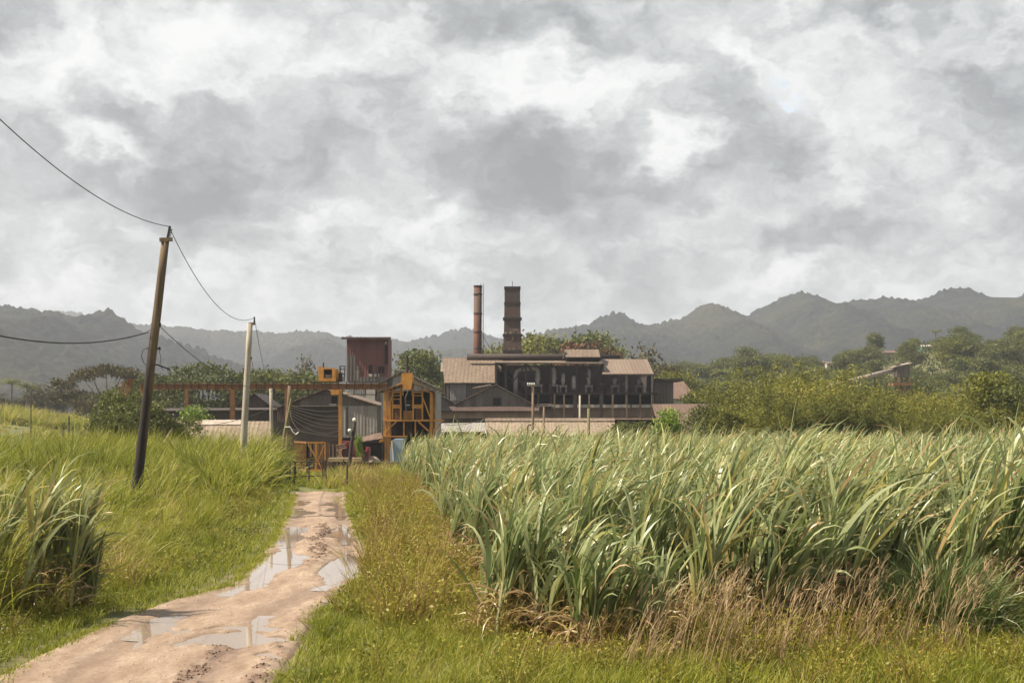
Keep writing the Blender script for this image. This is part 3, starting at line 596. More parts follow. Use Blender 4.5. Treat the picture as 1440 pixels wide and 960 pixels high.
# right-hand lean-to, far roof, rusty roof, white gabled house
D = 186; t1 = thing('boarded_lean_to', 'grey boarded lean-to with an overhanging dark flat roof on the right end of the mill', 'lean-to', (X(933, D), D, -2.6))
MB().box(X(920, D), X(947, D), D, D+6, -2.6, Z(535.8, D)).build('wall', grey_sheet, t1)
MB().box(X(917, D), X(960, D), D-.6, D+6.6, Z(535.6, D), Z(532.3, D)).build('roof', dark_iron, t1)
MB().slab((X(914, D-1.4), D-1.4, Z(555, D)), (X(926, D-1.4), D-1.4, Z(555, D)), (X(921, D), D-.05, Z(550.5, D)), (X(914, D), D-.05, Z(550.5, D)), .06).build('awning', dark_iron, t1)
D = 215; t1 = thing('far_outbuilding', 'small outbuilding with a red-brown hipped roof behind the boarded lean-to', 'building', (X(960, D), D, -2.6))
MB().slab((X(940, D), D, Z(560.5, D)), (X(981.5, D), D, Z(560.5, D)), (X(961, D+7), D+7, Z(536, D+7)), (X(938, D+7), D+7, Z(536, D+7)), .1).build('roof', rust_roof, t1)
MB().box(X(942, D), X(980, D), D+.4, D+9, -2.6, Z(561.5, D)).build('wall', kerb_white, t1)
D = 160; t1 = thing('rusty_roofed_shed', 'wide shed with a rusty brown corrugated roof behind the white gabled house', 'shed', (X(985, D), D, -2.5))
MB().slab((X(926, D), D, Z(602.5, D)), (X(1060, D), D, Z(602.5, D)), (X(1040, D+11), D+11, Z(567.2, D+11)), (X(917, D+11), D+11, Z(568, D+11)), .1).build('roof', rust_roof, t1)
MB().box(X(930, D), X(1052, D), D+.5, D+11, -2.6, Z(603.5, D)).build('wall', brown_wall, t1)
MB().box(X(982, D), X(1016, D), D-.08, D-.02, Z(602.9, D), Z(602.2, D)).build('gutter', pale_iron, t1)
t1 = gable_shed('white_gabled_house', 'whitewashed gabled house at the end of the cane behind the bright green sapling', 140, 7, 900, 612.5, 946, 592, 998, 613, white_sheet, cream_sheet)
MB().box(X(905, 140), X(908, 140), 139.9, 139.99, Z(640, 140), Z(614, 140)).build('door_frame', kerb_white, t1)
# ---------------------------------------------------------------- red tower
D = 170; t1 = thing('red_sheet_tower', 'tall boxy tower clad in dark red sheets with grey patches and a flat rusty roof', 'tower', (X(517, D), D, -2.5))
MB().box(X(487.6, D), X(545.8, D), D, D+5, Z(536, D), Z(475, D)).build('upper_wall', red_sheet, t1)
MB().box(X(490, D), X(545, D), D+.05, D+4.9, -2.5, Z(536.2, D)).build('lower_wall', white_sheet, t1)
for a_, b_, c_, d_ in ((487.8, 500, 499.3, 514), (487.8, 506, 514, 530.2), (487.8, 545.6, 530, 536)):
    MB().box(X(a_, D), X(b_, D), D-.05-.01*(b_ > 501)-.012*(b_ > 510), D-.003, Z(d_, D), Z(c_, D)).build('grey_patch', grey_sheet, t1)
for a_, b_, c_, d_ in ((518.6, 523, 513, 524.8), (532, 535.8, 515.5, 524.8), (537, 540.6, 515, 524.8), (541.2, 545.5, 484.5, 512)):
    w1 = MB().box(X(a_, D), X(b_, D), D-.07, D-.004, Z(d_, D), Z(c_, D)).build('window', soot, t1)
    MB().box((X(a_, D)+X(b_, D))/2-.03, (X(a_, D)+X(b_, D))/2+.03, D-.10, D-.073, Z(d_, D), Z(c_, D)).build('glazing_bar', dark_iron, w1)
for a_, b_, c_, d_ in ((518.6, 523.5, 525.4, 529.4), (526, 529.6, 525.6, 529.6), (532, 533.4, 525.2, 530), (515, 527.5, 547, 590), (541.4, 543.4, 480.3, 484.2)):
    MB().box(X(a_, D), X(b_, D), D-.09, D-.004, Z(d_, D), Z(c_, D)).build('pale_patch', kerb_white, t1)
MB().box(X(528, D), X(536, D), D-.06, D-.004, Z(600, D), Z(547, D)).build('brown_panel', brown_wall, t1)
MB().slab((X(481.5, D-1), D-1, Z(474.4, D)), (X(549.8, D-1), D-1, Z(474.4, D)), (X(550, D+5.8), D+5.8, Z(470.2, D)), (X(481.5, D+5.8), D+5.8, Z(470.2, D)), .25).build('roof', rust_roof, t1)
MB().box(X(481, D), X(485.5, D), D-.9, D+.5, Z(476.5, D), Z(474.9, D)).build('roof_bracket', dark_iron, t1)
# ---------------------------------------------------------------- left sheds
D = 132; t1 = gable_shed('big_dark_shed', 'broad gabled shed with grey boards above a black tarpaulin front, under the gantry', D, 16, 390, 572, 457.5, 546, 530, 568, grey_sheet, mid_roof, base=-1.9)
MB().box(X(410, D), X(478, D), D-.12, D-.02, Z(622, D), Z(570.5, D)).build('tarpaulin', plain('brown_black_tarpaulin', (.040,.027,.023), (.022,.016,.014), .7, .85, (1,1,.5), bd=.1), t1)
MB().box(X(403, D), X(478, D), D-.10, D-.015, Z(672, D), Z(622.5, D)).build('slatted_base', brown_wall, t1)
MB().box(X(391, D), X(411, D), D-.08, D-.01, Z(672, D), Z(574, D)).build('brown_panel', brown_wall, t1)
MB().box(X(481, D), X(530, D), D-.14, D-.02, Z(615, D), Z(570.5, D)).build('white_panel', white_sheet, t1)
MB().box(X(487.5, D), X(489.4, D), D-.22, D-.145, Z(610, D), Z(572, D)).build('downpipe', dark_iron, t1)
MB().box(X(478, D), X(540, D), D-.10, D-.015, Z(672, D), Z(615.3, D)).build('dark_opening', soot, t1)  # flat near-black sheet on the wall paints the dark of an opening
MB().box(X(411, D), X(478, D), D-.16, D-.125, Z(571.2, D), Z(570, D)).build('rail', pale_iron, t1)
w1 = MB().box(X(466.2, D), X(474.2, D), D-.06, D-.01, Z(567, D), Z(556.4, D)).build('window', soot, t1)
MB().box(X(463, D), X(473, D), D-.13, D-.065, Z(569.6, D), Z(567.4, D)).build('sill', kerb_white, w1)
for k in range(9):
    px = 431+k*5.2; MB().box(X(px, D), X(px, D)+.14, D-.16, D-.11, Z(642, D), Z(624, D)).build('batten', timber, t1)
t1 = gable_shed('small_gabled_shed', 'small black gabled shed seen under the left half of the gantry', 165, 8, 333, 569, 358, 552.5, 381, 570, brown_wall, dark_wall)
D = 148; t1 = thing('long_dark_shed', 'long low blackened shed beneath the gantry behind the cream corrugated panels', 'shed', (X(300, D), D, -2))
MB().box(X(206, D), X(392, D), D, D+8, -2.4, Z(577, D)).build('wall', dark_wall, t1)
MB().slab((X(205, D-.4), D-.4, Z(577.5, D)), (X(393, D-.4), D-.4, Z(575.5, D)), (X(393, D+8), D+8, Z(572, D)), (X(205, D+8), D+8, Z(573, D)), .12).build('roof', dark_iron, t1)
D = 112; t1 = thing('cream_lean_to', 'low building fronted by sloping cream corrugated sheets, left of the concrete pole', 'lean-to', (X(310, D), D, -.9))
MB().slab((X(238.5, D), D, Z(622.5, D)), (X(381, D), D, Z(625.5, D)), (X(380.5, D+2.4), D+2.4, Z(592, D+2.4)), (X(238, D+2.4), D+2.4, Z(592, D+2.4)), .08).build('sloping_sheets', cream_sheet, t1)
MB().slab((X(284.5, D+1.9), D+1.9, Z(596.6, D+1.9)+.0), (X(338.5, D+1.9), D+1.9, Z(596.6, D+1.9)), (X(338.5, D+2.4), D+2.6, Z(590, D+2.4)), (X(284, D+2.4), D+2.6, Z(590, D+2.4)), .06).build('raised_vent', pale_iron, t1)
MB().box(X(239, D), X(380.5, D), D+2.5, D+7, -1.2, Z(592.6, D+2.4)).build('wall', dark_wall, t1)
MB().box(X(350, D), X(385, D), D+.4, D+.6, -1.3, Z(626.5, D)).build('base', brown_wall, t1)
# ---------------------------------------------------------------- gantry crane
D = 120; t1 = thing('gantry_track', 'long rusty orange overhead gantry track on steel posts running left to the pole', 'gantry', (X(370, D), D, -1.2))
for dy, nm in ((0, 'front_girder'), (3.0, 'back_girder')):
    mb = MB(); y = D+dy
    mb.box(X(196, y), X(546, y), y-.12, y+.12, Z(547.6, y), Z(546.2, y)).box(X(196, y), X(546, y), y-.04, y+.04, Z(546.2, y), Z(540.5, y)).box(X(196, y), X(546, y), y-.12, y+.12, Z(540.5, y), Z(539.2, y))
    mb.build(nm, orange if dy == 0 and False else rust_orange, t1)
    mb = MB(); mb.box(X(196, y), X(546, y), y-.05, y+.05, Z(537, y), Z(536.4, y))
    for px in np.arange(200, 546, 11.5): mb.box(X(px, y)-.03, X(px, y)+.03, y-.16, y-.125, Z(547, y), Z(536.4, y))
    mb.build('walkway_rail', dark_iron, t1)
mb = MB(); mb.bar((X(383, D), D, Z(554.6, D)), (X(531, D), D, Z(554.6, D)), .07)
for px in np.arange(386, 531, 16): mb.bar((X(px, D), D, Z(547.6, D)), (X(px, D), D, Z(554.6, D)), .07)
for px in (237, 250, 275, 290, 305, 315, 345, 367): mb.bar((X(px, D), D, Z(547.6, D)), (X(px, D), D, Z(552, D)), .06)
mb.build('hanger_frame', dark_iron, t1)
for px in (198.5, 262.5, 327, 403, 478.5):
    for dy in (.0, 3.0):
        y = D+dy; mt = orange if px > 470 else rust_orange; w_ = .14 if px != 327 else .2
        MB().box(X(px, y)-w_-.0, X(px, y)+w_, y-.15, y+.15, -1.6, Z(547.8, y)).build('post', mt, t1)
t1 = thing('crane_trolley', 'ochre crane cab with a square opening riding on top of the gantry', 'crane', (X(461, D), D+1.5, Z(536, D)))
y0 = D-.2; mb = MB()
for a_, b_, c_, d_ in ((448.5, 455.4, 517, 536), (467.2, 472.5, 518.5, 536), (455.4, 467.2, 517, 519.2), (455.4, 467.2, 531.5, 536)):
    mb.box(X(a_, D), X(b_, D), y0, D+3.2, Z(d_, D), Z(c_, D))
mb.build('cab', orange, t1)
MB().box(X(455.4, D), X(467.2, D), D+.5, D+.6, Z(531.5, D), Z(519.2, D)).build('cab_opening', soot, t1)  # near-black sheet paints the dark inside the cab opening
MB().box(X(457, D), X(465.5, D), D+.3, D+.49, Z(530.6, D), Z(526.4, D)).build('white_window', kerb_white, t1)  # white block stands for the bright window seen in the cab opening
MB().box(X(446.8, D), X(450.5, D), D+.3, D+.8, Z(524, D), Z(514.8, D)).build('winch_post', orange, t1)
MB().bar((X(472.5, D), D+.4, Z(519, D)), (X(475, D), D+.4, Z(536, D)), .2).build('strut', orange, t1)
MB().tube([(X(452.6, D), D+1, Z(517, D)), (X(452.6, D), D+1, Z(509, D))], .07, 6).build('exhaust', dark_iron, t1)
mb = MB(); y = D+.3
for a_, b_, c_, d_ in ((477, 515, 486, 515), (477, 519, 486, 519), (478, 515, 479.5, 536), (485, 515, 484, 536), (478.5, 523, 485, 527), (477.5, 531, 485, 531)): mb.bar((X(a_, y), y, Z(b_, y)), (X(c_, y), y, Z(d_, y)), .08)
mb.build('tail_frame', dark_iron, t1)
mb = MB(); mb.box(X(475.6, D), X(480, D), D+.1, D+.9, Z(536, D), Z(529.5, D)); mb.lathe((X(477.6, D), D+.5, Z(529.5, D)), [(.16, 0), (.2, .15), (.12, .35)], 8); mb.build('winch', dark_iron, t1)
MB().box(X(466, D), X(478, D), D-.35, D+.15, Z(555, D), Z(548.2, D)).build('hook_block', orange, t1)
# leaning A-frame at left
D = 128; t1 = thing('rusty_a_frame', 'rusty leaning steel A-frame standing alone at the left end of the gantry', 'steel frame', (X(165, D), D, g1(X(165, D), D)))
for a_, b_, c_, d_, w_ in ((185, 530, 163, 578, .38), (183, 529, 139, 600, .30), (176, 534, 150, 585, .2)):
    MB().bar((X(a_, D), D+(c_ < 150)*1.5, Z(b_, D)), (X(c_, D), D+(c_ < 150)*1.5, Z(d_, D)-(1.5 if c_ > 150 else 1)), w_).build('leg', rust_orange, t1)
for q in (.2, .45, .7): MB().bar((X(185-22*q, D), D, Z(530+48*q, D)), (X(183-44*q, D), D+1.5, Z(529+71*q*.7, D)), .12).build('cross_bar', dark_iron, t1)
MB().box(X(173, D), X(188, D), D-.3, D+1.2, Z(532, D), Z(528.5, D)).build('head', dark_iron, t1)
MB().bar((X(164, D), D-.4, Z(552, D)), (X(139, D), D-.4, Z(596, D)-.5), .12).build('pale_pipe', pale_iron, t1)
# ---------------------------------------------------------------- orange cane loader
D = 112; gz = g1(X(575, D), D)-.1
t1 = thing('cane_loader', 'tall ochre steel cane loader with a gabled roof over its cage, in the yard', 'loader', (X(575, D), D, gz))
def bars(nm, lst, mt, DD=D, y=None):
    for a_, b_, c_, d_, w_ in lst:
        MB().bar((X(a_, DD), y or DD, Z(b_, DD)), (X(c_, DD), y or DD, Z(d_, DD)), w_*DD/F).build(nm, mt, t1)
bars('post', [(542, 549, 542, 590, 4), (606.5, 551, 606.5, 600, 4), (541.5, 590, 541.5, 668, 4.5), (547.5, 588, 547.5, 668, 4), (606, 600, 605, 668, 4)], orange)
bars('post', [(542, 549, 542, 668, 4), (606.5, 551, 606.5, 668, 4)], orange, y=D+4)
bars('upright', [(552, 542, 552, 590, 2.2), (563.5, 540, 563.5, 590, 2.4), (581, 540, 581, 590, 2.4), (594, 542, 594, 590, 2.2), (568, 590, 568, 612, 2), (584, 590, 584, 612, 2)], orange)
MB().box(X(540.5, D), X(624, D), D-.25, D-.1, Z(592.2, D), Z(589.6, D)).build('floor_beam', orange, t1)
MB().box(X(541, D), X(623, D), D-.1, D+4, Z(591.8, D), Z(590.4, D)).build('platform', dark_iron, t1)
bars('cross_bar', [(552, 551.5, 564, 551.5, 1.6), (581, 551.5, 594, 551.5, 1.6), (552, 556, 564, 556, 1), (581, 556, 594, 556, 1), (552, 561, 564, 561, 1), (542, 552, 552, 549, 1.4), (594, 549, 606, 552, 1.4), (531, 613.4, 572, 613.4, 1.7), (610, 604, 624, 604, 1)], orange, y=D-.15)
for a_, b_ in ((552.8, 563), (582, 593.5)): MB().box(X(a_, D), X(b_, D), D-.1, D+.1, Z(574, D), Z(568.5, D)).build('cage_panel', orange, t1)
bars('brace', [(552, 556, 543.5, 586, 1.7), (594, 557, 604.5, 586, 1.7), (558, 592, 543.5, 606, 2), (588, 592, 603, 606, 2.2), (622, 592.5, 610, 606, 1.7), (538, 617, 523, 648, 5), (530, 635, 541, 635, 2.5)], orange, y=D-.12)
MB().box(X(535, D), X(539.6, D), D-.4, D+.1, Z(620, D), Z(612, D)).build('hinge_block', orange, t1)
mb = MB(); mb.prism([(X(565.5, D), Z(533, D)), (X(568, D), Z(548, D)), (X(579, D), Z(548, D)), (X(581.5, D), Z(533, D)), (X(580.5, D), Z(524.6, D)), (X(566, D), Z(524.6, D))][::1], D-.8, D+.4); mb.build('hopper_head', orange, t1)
bars('head_upright', [(567, 548, 567, 556, 1.5), (580, 548, 580, 556, 1.5), (559, 540, 559, 550, 1.3), (587, 540, 587, 550, 1.3), (553, 545, 567, 537, 2), (581, 536, 605, 549, 2), (543, 549, 556, 543, 2)], orange, y=D-.3)
MB().tube([(X(572.5, D), D-.2, Z(524.6, D)), (X(572.5, D), D-.2, Z(500.8, D))], .1, 8).build('exhaust_pipe', dark_iron, t1)
MB().tube([(X(576, D), D-.9, Z(548, D)), (X(571, D), D-.9, Z(560, D)), (X(573, D), D-.9, Z(580, D))], .06, 6).build('hose', wire_m, t1)
A = (X(576, D), Z(537, D)); lf = (X(530.5, D), Z(549.5, D)); rt = (X(622.5, D), Z(551.5, D))
MB().slab((lf[0], D-.6, lf[1]), (A[0]-.01, D-.6, A[1]), (A[0]-.01, D+5, A[1]), (lf[0], D+5, lf[1]), .07).build('roof', mid_roof, t1)
MB().slab((A[0]+.01, D-.6, A[1]), (rt[0], D-.6, rt[1]), (rt[0], D+5, rt[1]), (A[0]+.01, D+5, A[1]), .07).build('roof', mid_roof, t1)
MB().box(X(543, D), X(606, D), D+4.2, D+4.3, gz, Z(548, D)).build('dark_backdrop', soot, t1)  # near-black sheet paints the dark seen through the cage
for a_, b_, c_, d_, mt in ((566, 579, 577, 589, orange), (568, 577, 562, 574, dark_iron), (553.5, 562, 575, 589, rust_orange), (583, 592, 574, 589, rust_orange), (569, 577, 592.5, 612, dark_iron)):
    MB().box(X(a_, D), X(b_, D), D+1, D+2.2, Z(d_, D), Z(c_, D)).build('machinery', mt, t1)
MB().box(X(568.5, D), X(575.5, D), D+.8, D+.98, Z(570, D), Z(568.4, D)).build('shiny_plate', porcelain, t1)
# striped shed behind it
t1 = gable_shed('striped_gable_shed', 'shed with pale and grey striped gable boards rising behind the cane loader', 124, 8, 536, 536.5, 566.5, 521, 614, 544.5, sheet('striped_boards', [(.26,.25,.24),(.07,.055,.05),(.30,.29,.27),(.09,.07,.06)], (.05,.035,.03), .3, period=.45), mid_roof)
# ---------------------------------------------------------------- yard clutter
D = 93; gz = g1(X(436, D), D); t1 = thing('orange_cage', 'boxy ochre steel cage of mesh panels just behind the farm gate', 'cage', (X(436, D), D, gz))
def XY(px, D): return X(px, D), D
z0 = Z(661, D); z1 = Z(622, D); xa, xb = X(432, D), X(457, D); xc = X(414.5, D+2.8)
for nm, P_, Q_ in (('front_frame', (xa, D), (xb, D)), ('side_frame', (xc, D+2.8), (xa, D))):
    mb = MB(); p = Vector((*P_, 0)); q = Vector((*Q_, 0))
    mb.bar(p+Vector((0,0,z1)), q+Vector((0,0,z1)), .10).bar(p+Vector((0,0,z0)), q+Vector((0,0,z0)), .10)
    for s in ((0, .5, 1) if nm == 'front_frame' else (0, .5, 1)): r0 = p.lerp(q, s); mb.bar(r0+Vector((0,0,z0-.3)), r0+Vector((0,0,z1)), .09)
    if nm == 'front_frame': mb.bar(p+Vector((0,0,z1)), q.lerp(p, .1)+Vector((0,0,z0)), .08).bar(q+Vector((0,0,z1)), p.lerp(q, .4)+Vector((0,0,z0)), .06)
    mb.build(nm, orange if nm == 'front_frame' else rust_orange, t1)
mb = MB()
for k in range(1, 22):
    q = k/22; mb.bar((xc+(xa-xc)*q, D+2.8-2.8*q, z0), (xc+(xa-xc)*q, D+2.8-2.8*q, z1), .045)
mb.build('side_mesh', rust_orange, t1)
mb = MB()
for k in range(1, 12): mb.bar((xa+(xb-xa)*k/12, D+2.7, z0), (xa+(xb-xa)*k/12, D+2.7, z1), .05)
mb.build('back_mesh', rust_orange, t1)
D = 100; gz = g1(X(490, D), D); t1 = thing('red_cane_machine', 'derelict red field machine with a lettered red box, parked behind the low wall', 'farm machine', (X(490, D), D, gz))
redp = plain('faded_red_paint', (.22,.025,.028), (.10,.03,.025), 2.2, .5)
MB().box(X(480, D), X(503, D), D+.3, D+2, Z(645, D), Z(620.5, D)).build('body', redp, t1)
mb = MB(); mb.add([(X(474, D), D, Z(632, D)), (X(487, D), D, Z(628.5, D)), (X(487, D), D, Z(623.5, D)), (X(475.5, D), D, Z(626, D)), (X(474, D), D+.28, Z(632, D)), (X(487, D), D+.28, Z(628.5, D)), (X(487, D), D+.28, Z(623.5, D)), (X(475.5, D), D+.28, Z(626, D))],
   [(0,1,2,3), (7,6,5,4), (0,4,5,1), (1,5,6,2), (2,6,7,3), (3,7,4,0)]); bx = mb.build('lettered_box', redp, t1)
cream = plain('cream_paint', (.5,.42,.36), None, 3, .7, bmp=0)
for k in range(6):
    a_ = 476.8+k*1.65; py = 628.6-k*.42; mb = MB()
    mb.bar((X(a_, D), D-.03, Z(py+.9, D)), (X(a_+.1, D), D-.03, Z(py-1.3, D)), .03, .02); mb.bar((X(a_, D), D-.03, Z(py-1.3, D)), (X(a_+1.1, D), D-.03, Z(py-1.6, D)), .025, .02)
    if k % 2: mb.bar((X(a_, D), D-.03, Z(py-.1, D)), (X(a_+1, D), D-.03, Z(py-.4, D)), .025, .02)
    else: mb.bar((X(a_+1, D), D-.03, Z(py+.5, D)), (X(a_+1.1, D), D-.03, Z(py-1.5, D)), .03, .02)
    mb.build('lettering', cream, bx)
MB().bar((X(474, D), D-.05, Z(632.5, D)), (X(487.5, D), D-.05, Z(629, D)), .05).bar((X(475, D), D-.05, Z(625.6, D)), (X(487, D), D-.05, Z(623, D)), .04).build('cream_trim', cream, bx)
MB().box(X(505, D), X(517, D), D+.5, D+2, Z(648, D), Z(634, D)).build('rear_body', redp, t1)
MB().lathe((X(517, D), D+.4, Z(632, D)), [(.14, -.22), (.17, -.2), (.17, .15), (.14, .17)], 10).build('red_drum', plain('bright_red_paint', (.20,.02,.03), None, 3, .4), t1)
for a_, b_, c_, d_ in ((474, 631, 484, 646), (488, 630, 482, 646), (490, 624, 486, 646), (503, 645, 519, 633), (475, 640, 480, 648)): MB().bar((X(a_, D), D-.1, Z(b_, D)), (X(c_, D), D-.1, Z(d_, D)), .09).build('strut', pale_iron if a_ in (474, 475) else dark_iron, t1)
for px in (486, 509):
    mb = MB(); cx_, cz_ = X(px, D), gz+.5; pts = [(cx_+.5*math.cos(k*math.pi/8), D-.0+.0, cz_+.5*math.sin(k*math.pi/8)) for k in range(17)]; mb.tube(pts, .13, 6, False); mb.build('tyre', wire_m, t1)
D = 104; gz = g1(X(512, D), D); t1 = thing('rust_heap_roof', 'low rust-brown lean-to roof between the red machine and the cane loader', 'lean-to', (X(515, D), D+3, gz))
MB().slab((X(498, D+3), D+3, Z(622, D+3)), (X(538, D+3), D+3, Z(616, D+3)), (X(536, D+6), D+6, Z(607.5, D+6)), (X(500, D+6), D+6, Z(617, D+6)), .08).build('roof', rust_roof, t1)
MB().box(X(500, D+3), X(536, D+3), D+3.2, D+5.8, gz-.2, Z(622.5, D+3)).build('wall', soot, t1)
MB().lathe((X(523, 101), 101, g1(X(523, 101), 101)-.1), [(.5, 0), (.75, .3), (.8, .7), (.62, 1.05), (.3, 1.3), (.1, 1.35)], 12).build('boulder', concrete, None, True)
tag(bpy.data.objects['boulder'], 'rounded pale grey-brown mound of stone between the red machine and the loader leg', 'boulder')
D = 99; gz = g1(X(556, D), D); t1 = thing('blue_tank', 'faded light blue tank standing at the end of the cane field below the loader', 'tank', (X(556, D), D, gz))
bluep = plain('faded_blue_paint', (.15,.24,.38), (.30,.35,.40), 2.5, .7, (1,1,.4))
mb = MB(); mb.prism([(X(549, D), gz), (X(566, D), gz), (X(566, D), Z(617, D)), (X(554, D), Z(617, D)), (X(551, D), Z(619.5, D)), (X(548.2, D), Z(633, D))], D, D+2.2); mb.build('shell', bluep, t1)
MB().tube([(X(551.3, D), D-.03, Z(619.3, D)), (X(553, D), D-.03, Z(637, D)), (X(553.5, D), D-.03, Z(648, D))], .05, 6).build('seam', kerb_white, t1)
# low wall with coping, hedge bank
D = 86; t1 = thing('low_wall', 'low mossy stone wall with a long pale coping slab beside the gate', 'wall', (X(482, D), D, 0-.2))
MB().box(X(463, D), X(509, D), D-.6, D+.2, Z(648.6, D), Z(643.2, D)).build('coping', plain('pale_coping', (.36,.28,.17), (.26,.2,.11), 2), t1)
stone = plain('mossy_stone', (.085,.062,.042), (.045,.045,.02), 1.5, .95, bd=.08)
MB().box(X(468, D), X(506, D), D-.3, D+.15, -.3, Z(648.8, D)).build('wall_body', stone, t1)
MB().box(X(506.2, D), X(560, D), D-.05, D+.3, -.3, Z(649.6, D)).build('end_wall', stone, t1)
for a_ in (507, 523, 540): MB().box(X(a_, D), X(a_+3, D), D-.15, D-.053, -.2, Z(648, D)).build('buttress', stone, t1)
# gate
D = 78; gz = -.12; t1 = thing('farm_gate', 'rusty brown tubular steel farm gate closing off the dirt road', 'gate', (X(438, D), D, gz))
def gbar(nm, a_, b_, c_, d_, w_=.06): MB().tube([(X(a_, D), D, Z(b_, D)), (X(c_, D), D, Z(d_, D))], w_/2, 6).build(nm, dark_iron, t1)
gbar('top_rail', 415, 649, 455, 648.5, .07); gbar('mid_rail', 415, 669.5, 455, 668.5); gbar('stile', 415.5, 649, 415.5, 674, .08); gbar('stile', 434.5, 649, 434.5, 680, .08); gbar('stile', 454, 648, 454, 673, .08); gbar('brace', 450, 650, 454, 662, .05); gbar('rail', 424, 649, 424, 654, .05)
t1 = thing('gate_post', 'thicker dark gate post on the right side of the farm gate', 'post', (X(457.5, D), D, gz)); MB().box(X(456.3, D), X(459.3, D), D-.06, D+.06, -.2, Z(646.5, D)).build('post', dark_iron, t1)
for px, py, DD, lab in ((413.5, 649, 78, 'thin rusty post at the left end of the farm gate'), (407, 650, 79, 'short leaning fence post left of the gate in the weeds'), (487.5, 652, 74, 'short black fence post among weeds right of the gate'), (482.5, 646, 84.8, 'dark post standing against the low wall coping')):
    tag(MB().tube([(X(px, DD), DD, -.25), (X(px, DD)+.03, DD, Z(py, DD))], .05, 6).build('fence_post', dark_iron), lab, 'post')
for a_, b_, py in ((383, 414, 648), (456, 488, 652)):
    tag(MB().tube([(X(a_, 78), 78, Z(py, 78)), (X((a_+b_)/2, 78), 78, Z(py+1.5, 78)), (X(b_, 78), 78, Z(py, 78))], .016, 5).build('fence_wire', dark_iron), 'sagging fence wire '+('left' if a_ < 400 else 'right')+' of the farm gate', 'wire')
# ---------------------------------------------------------------- poles
def polez(D, a_, b_, w0, w1, name, label, mt, segs=5, jit=.0):
    gz = g1(X(a_[0], D), D)-.2; t_ = thing(name, label, 'utility pole', (X(a_[0], D), D, gz)); n = segs; pts = []; rr = []
    z_b = Z(a_[1], D); x_b, x_t = X(a_[0], D), X(b_[0], D); z_t = Z(b_[1], D); k = (x_t-x_b)/(z_t-z_b)
    for i in range(n+1):
        s = i/n; z = gz+(z_t-gz)*s; pts.append((x_b+(z-z_b)*k+random.uniform(-jit, jit), D, z)); rr.append((w0+(w1-w0)*s)/2)
    MB().tube(pts, rr, 12).build('shaft', mt, t_, True); return t_
random.seed(4)
D = 52; m, t, b = newmat('creosoted_pole')
f = noise_fac(t, 3, 8, .7, (3,3,.25)); c = ramp(t, f, [(.3,(.16,.115,.065)),(.55,(.10,.068,.04)),(.75,(.055,.038,.026))])
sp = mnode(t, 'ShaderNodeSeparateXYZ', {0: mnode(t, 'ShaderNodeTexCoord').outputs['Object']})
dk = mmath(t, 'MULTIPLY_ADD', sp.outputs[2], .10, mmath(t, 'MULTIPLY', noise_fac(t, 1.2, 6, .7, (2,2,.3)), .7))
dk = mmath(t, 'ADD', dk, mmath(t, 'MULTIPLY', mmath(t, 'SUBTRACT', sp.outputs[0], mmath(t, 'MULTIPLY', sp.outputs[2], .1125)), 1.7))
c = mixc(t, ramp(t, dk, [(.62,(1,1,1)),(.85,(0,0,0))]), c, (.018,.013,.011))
t.links.new(c, b.inputs['Base Color']); b.inputs['Roughness'].default_value = .9; bump(t, b, f, .7, .03)
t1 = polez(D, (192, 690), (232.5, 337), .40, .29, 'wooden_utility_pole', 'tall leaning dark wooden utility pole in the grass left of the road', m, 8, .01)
tx, tz = X(232.5, D), Z(337, D)
MB().bar((tx-.18, D-.1, tz-.02), (tx+.28, D-.1, tz+.0), .14, .12).build('cap', timber, t1)
MB().bar((tx+.06, D, tz-.05), (tx+.17, D, Z(318, D)), .07).build('top_bracket', dark_iron, t1)
mb = MB()
for k in range(6): mb.lathe((tx+.10+.015*k+.03, D, tz+.05+k*.06), [(.03, 0), (.075, .015), (.03, .04)], 8)
mb.build('insulator', dark_iron, t1)
mb = MB(); zc = Z(490, D); xc = X(214, D)
mb.bar((xc-.17, D, zc), (xc+.27, D, zc), .06); mb.lathe((xc+.27, D, zc-.05), [(.03, 0), (.05, .05), (.02, .12)], 6); mb.build('strap', dark_iron, t1)
pts = [(xc-.15, D, zc+.02), (xc-.34, D, zc-.05), (xc-.40, D, zc-.25), (xc-.32, D, zc-.5), (xc-.22, D, zc-.62)]; MB().tube(pts, .014, 5).build('loose_wire', wire_m, t1)
MB().tube([(xc+.25, D, zc-.05), (xc+.32, D, zc-.35), (xc+.28, D, zc-.6), (xc+.42, D, zc-.8)], .010, 5).build('loose_wire', wire_m, t1)
MB().tube([(X(213, D), D, Z(517, D)), (X(216, D), D, Z(513, D)), (X(221, D), D, Z(512.6, D)), (X(228, D), D, Z(515, D)), (X(238, D), D, Z(519, D))], .03, 6).build('arm', dark_iron, t1)
mb = MB(); mb.bar((X(208, D), D, Z(466, D)), (X(224, D), D, Z(457, D)), .02); mb.lathe((X(224, D), D, Z(459, D)), [(.04, -.03), (.07, .02), (.07, .12), (.03, .16)], 8); mb.build('side_insulator', dark_iron, t1)
D2 = 78; t2 = polez(D2, (342.5, 622), (351.5, 455), .42, .30, 'concrete_utility_pole', 'pale concrete utility pole standing before the cream corrugated panels', grey_post, 6)
MB().bar((X(350, D2), D2, Z(455.6, D2)), (X(358.5, D2), D2, Z(455, D2)), .14).build('cap', timber, t2)
MB().bar((X(357.5, D2), D2, Z(455, D2)), (X(357.8, D2), D2, Z(445.5, D2)), .07).build('top_bracket', dark_iron, t2)
MB().bar((X(351, D2), D2, Z(503, D2)), (X(354.5, D2), D2, Z(503.5, D2)), .1).build('clamp', dark_iron, t2)
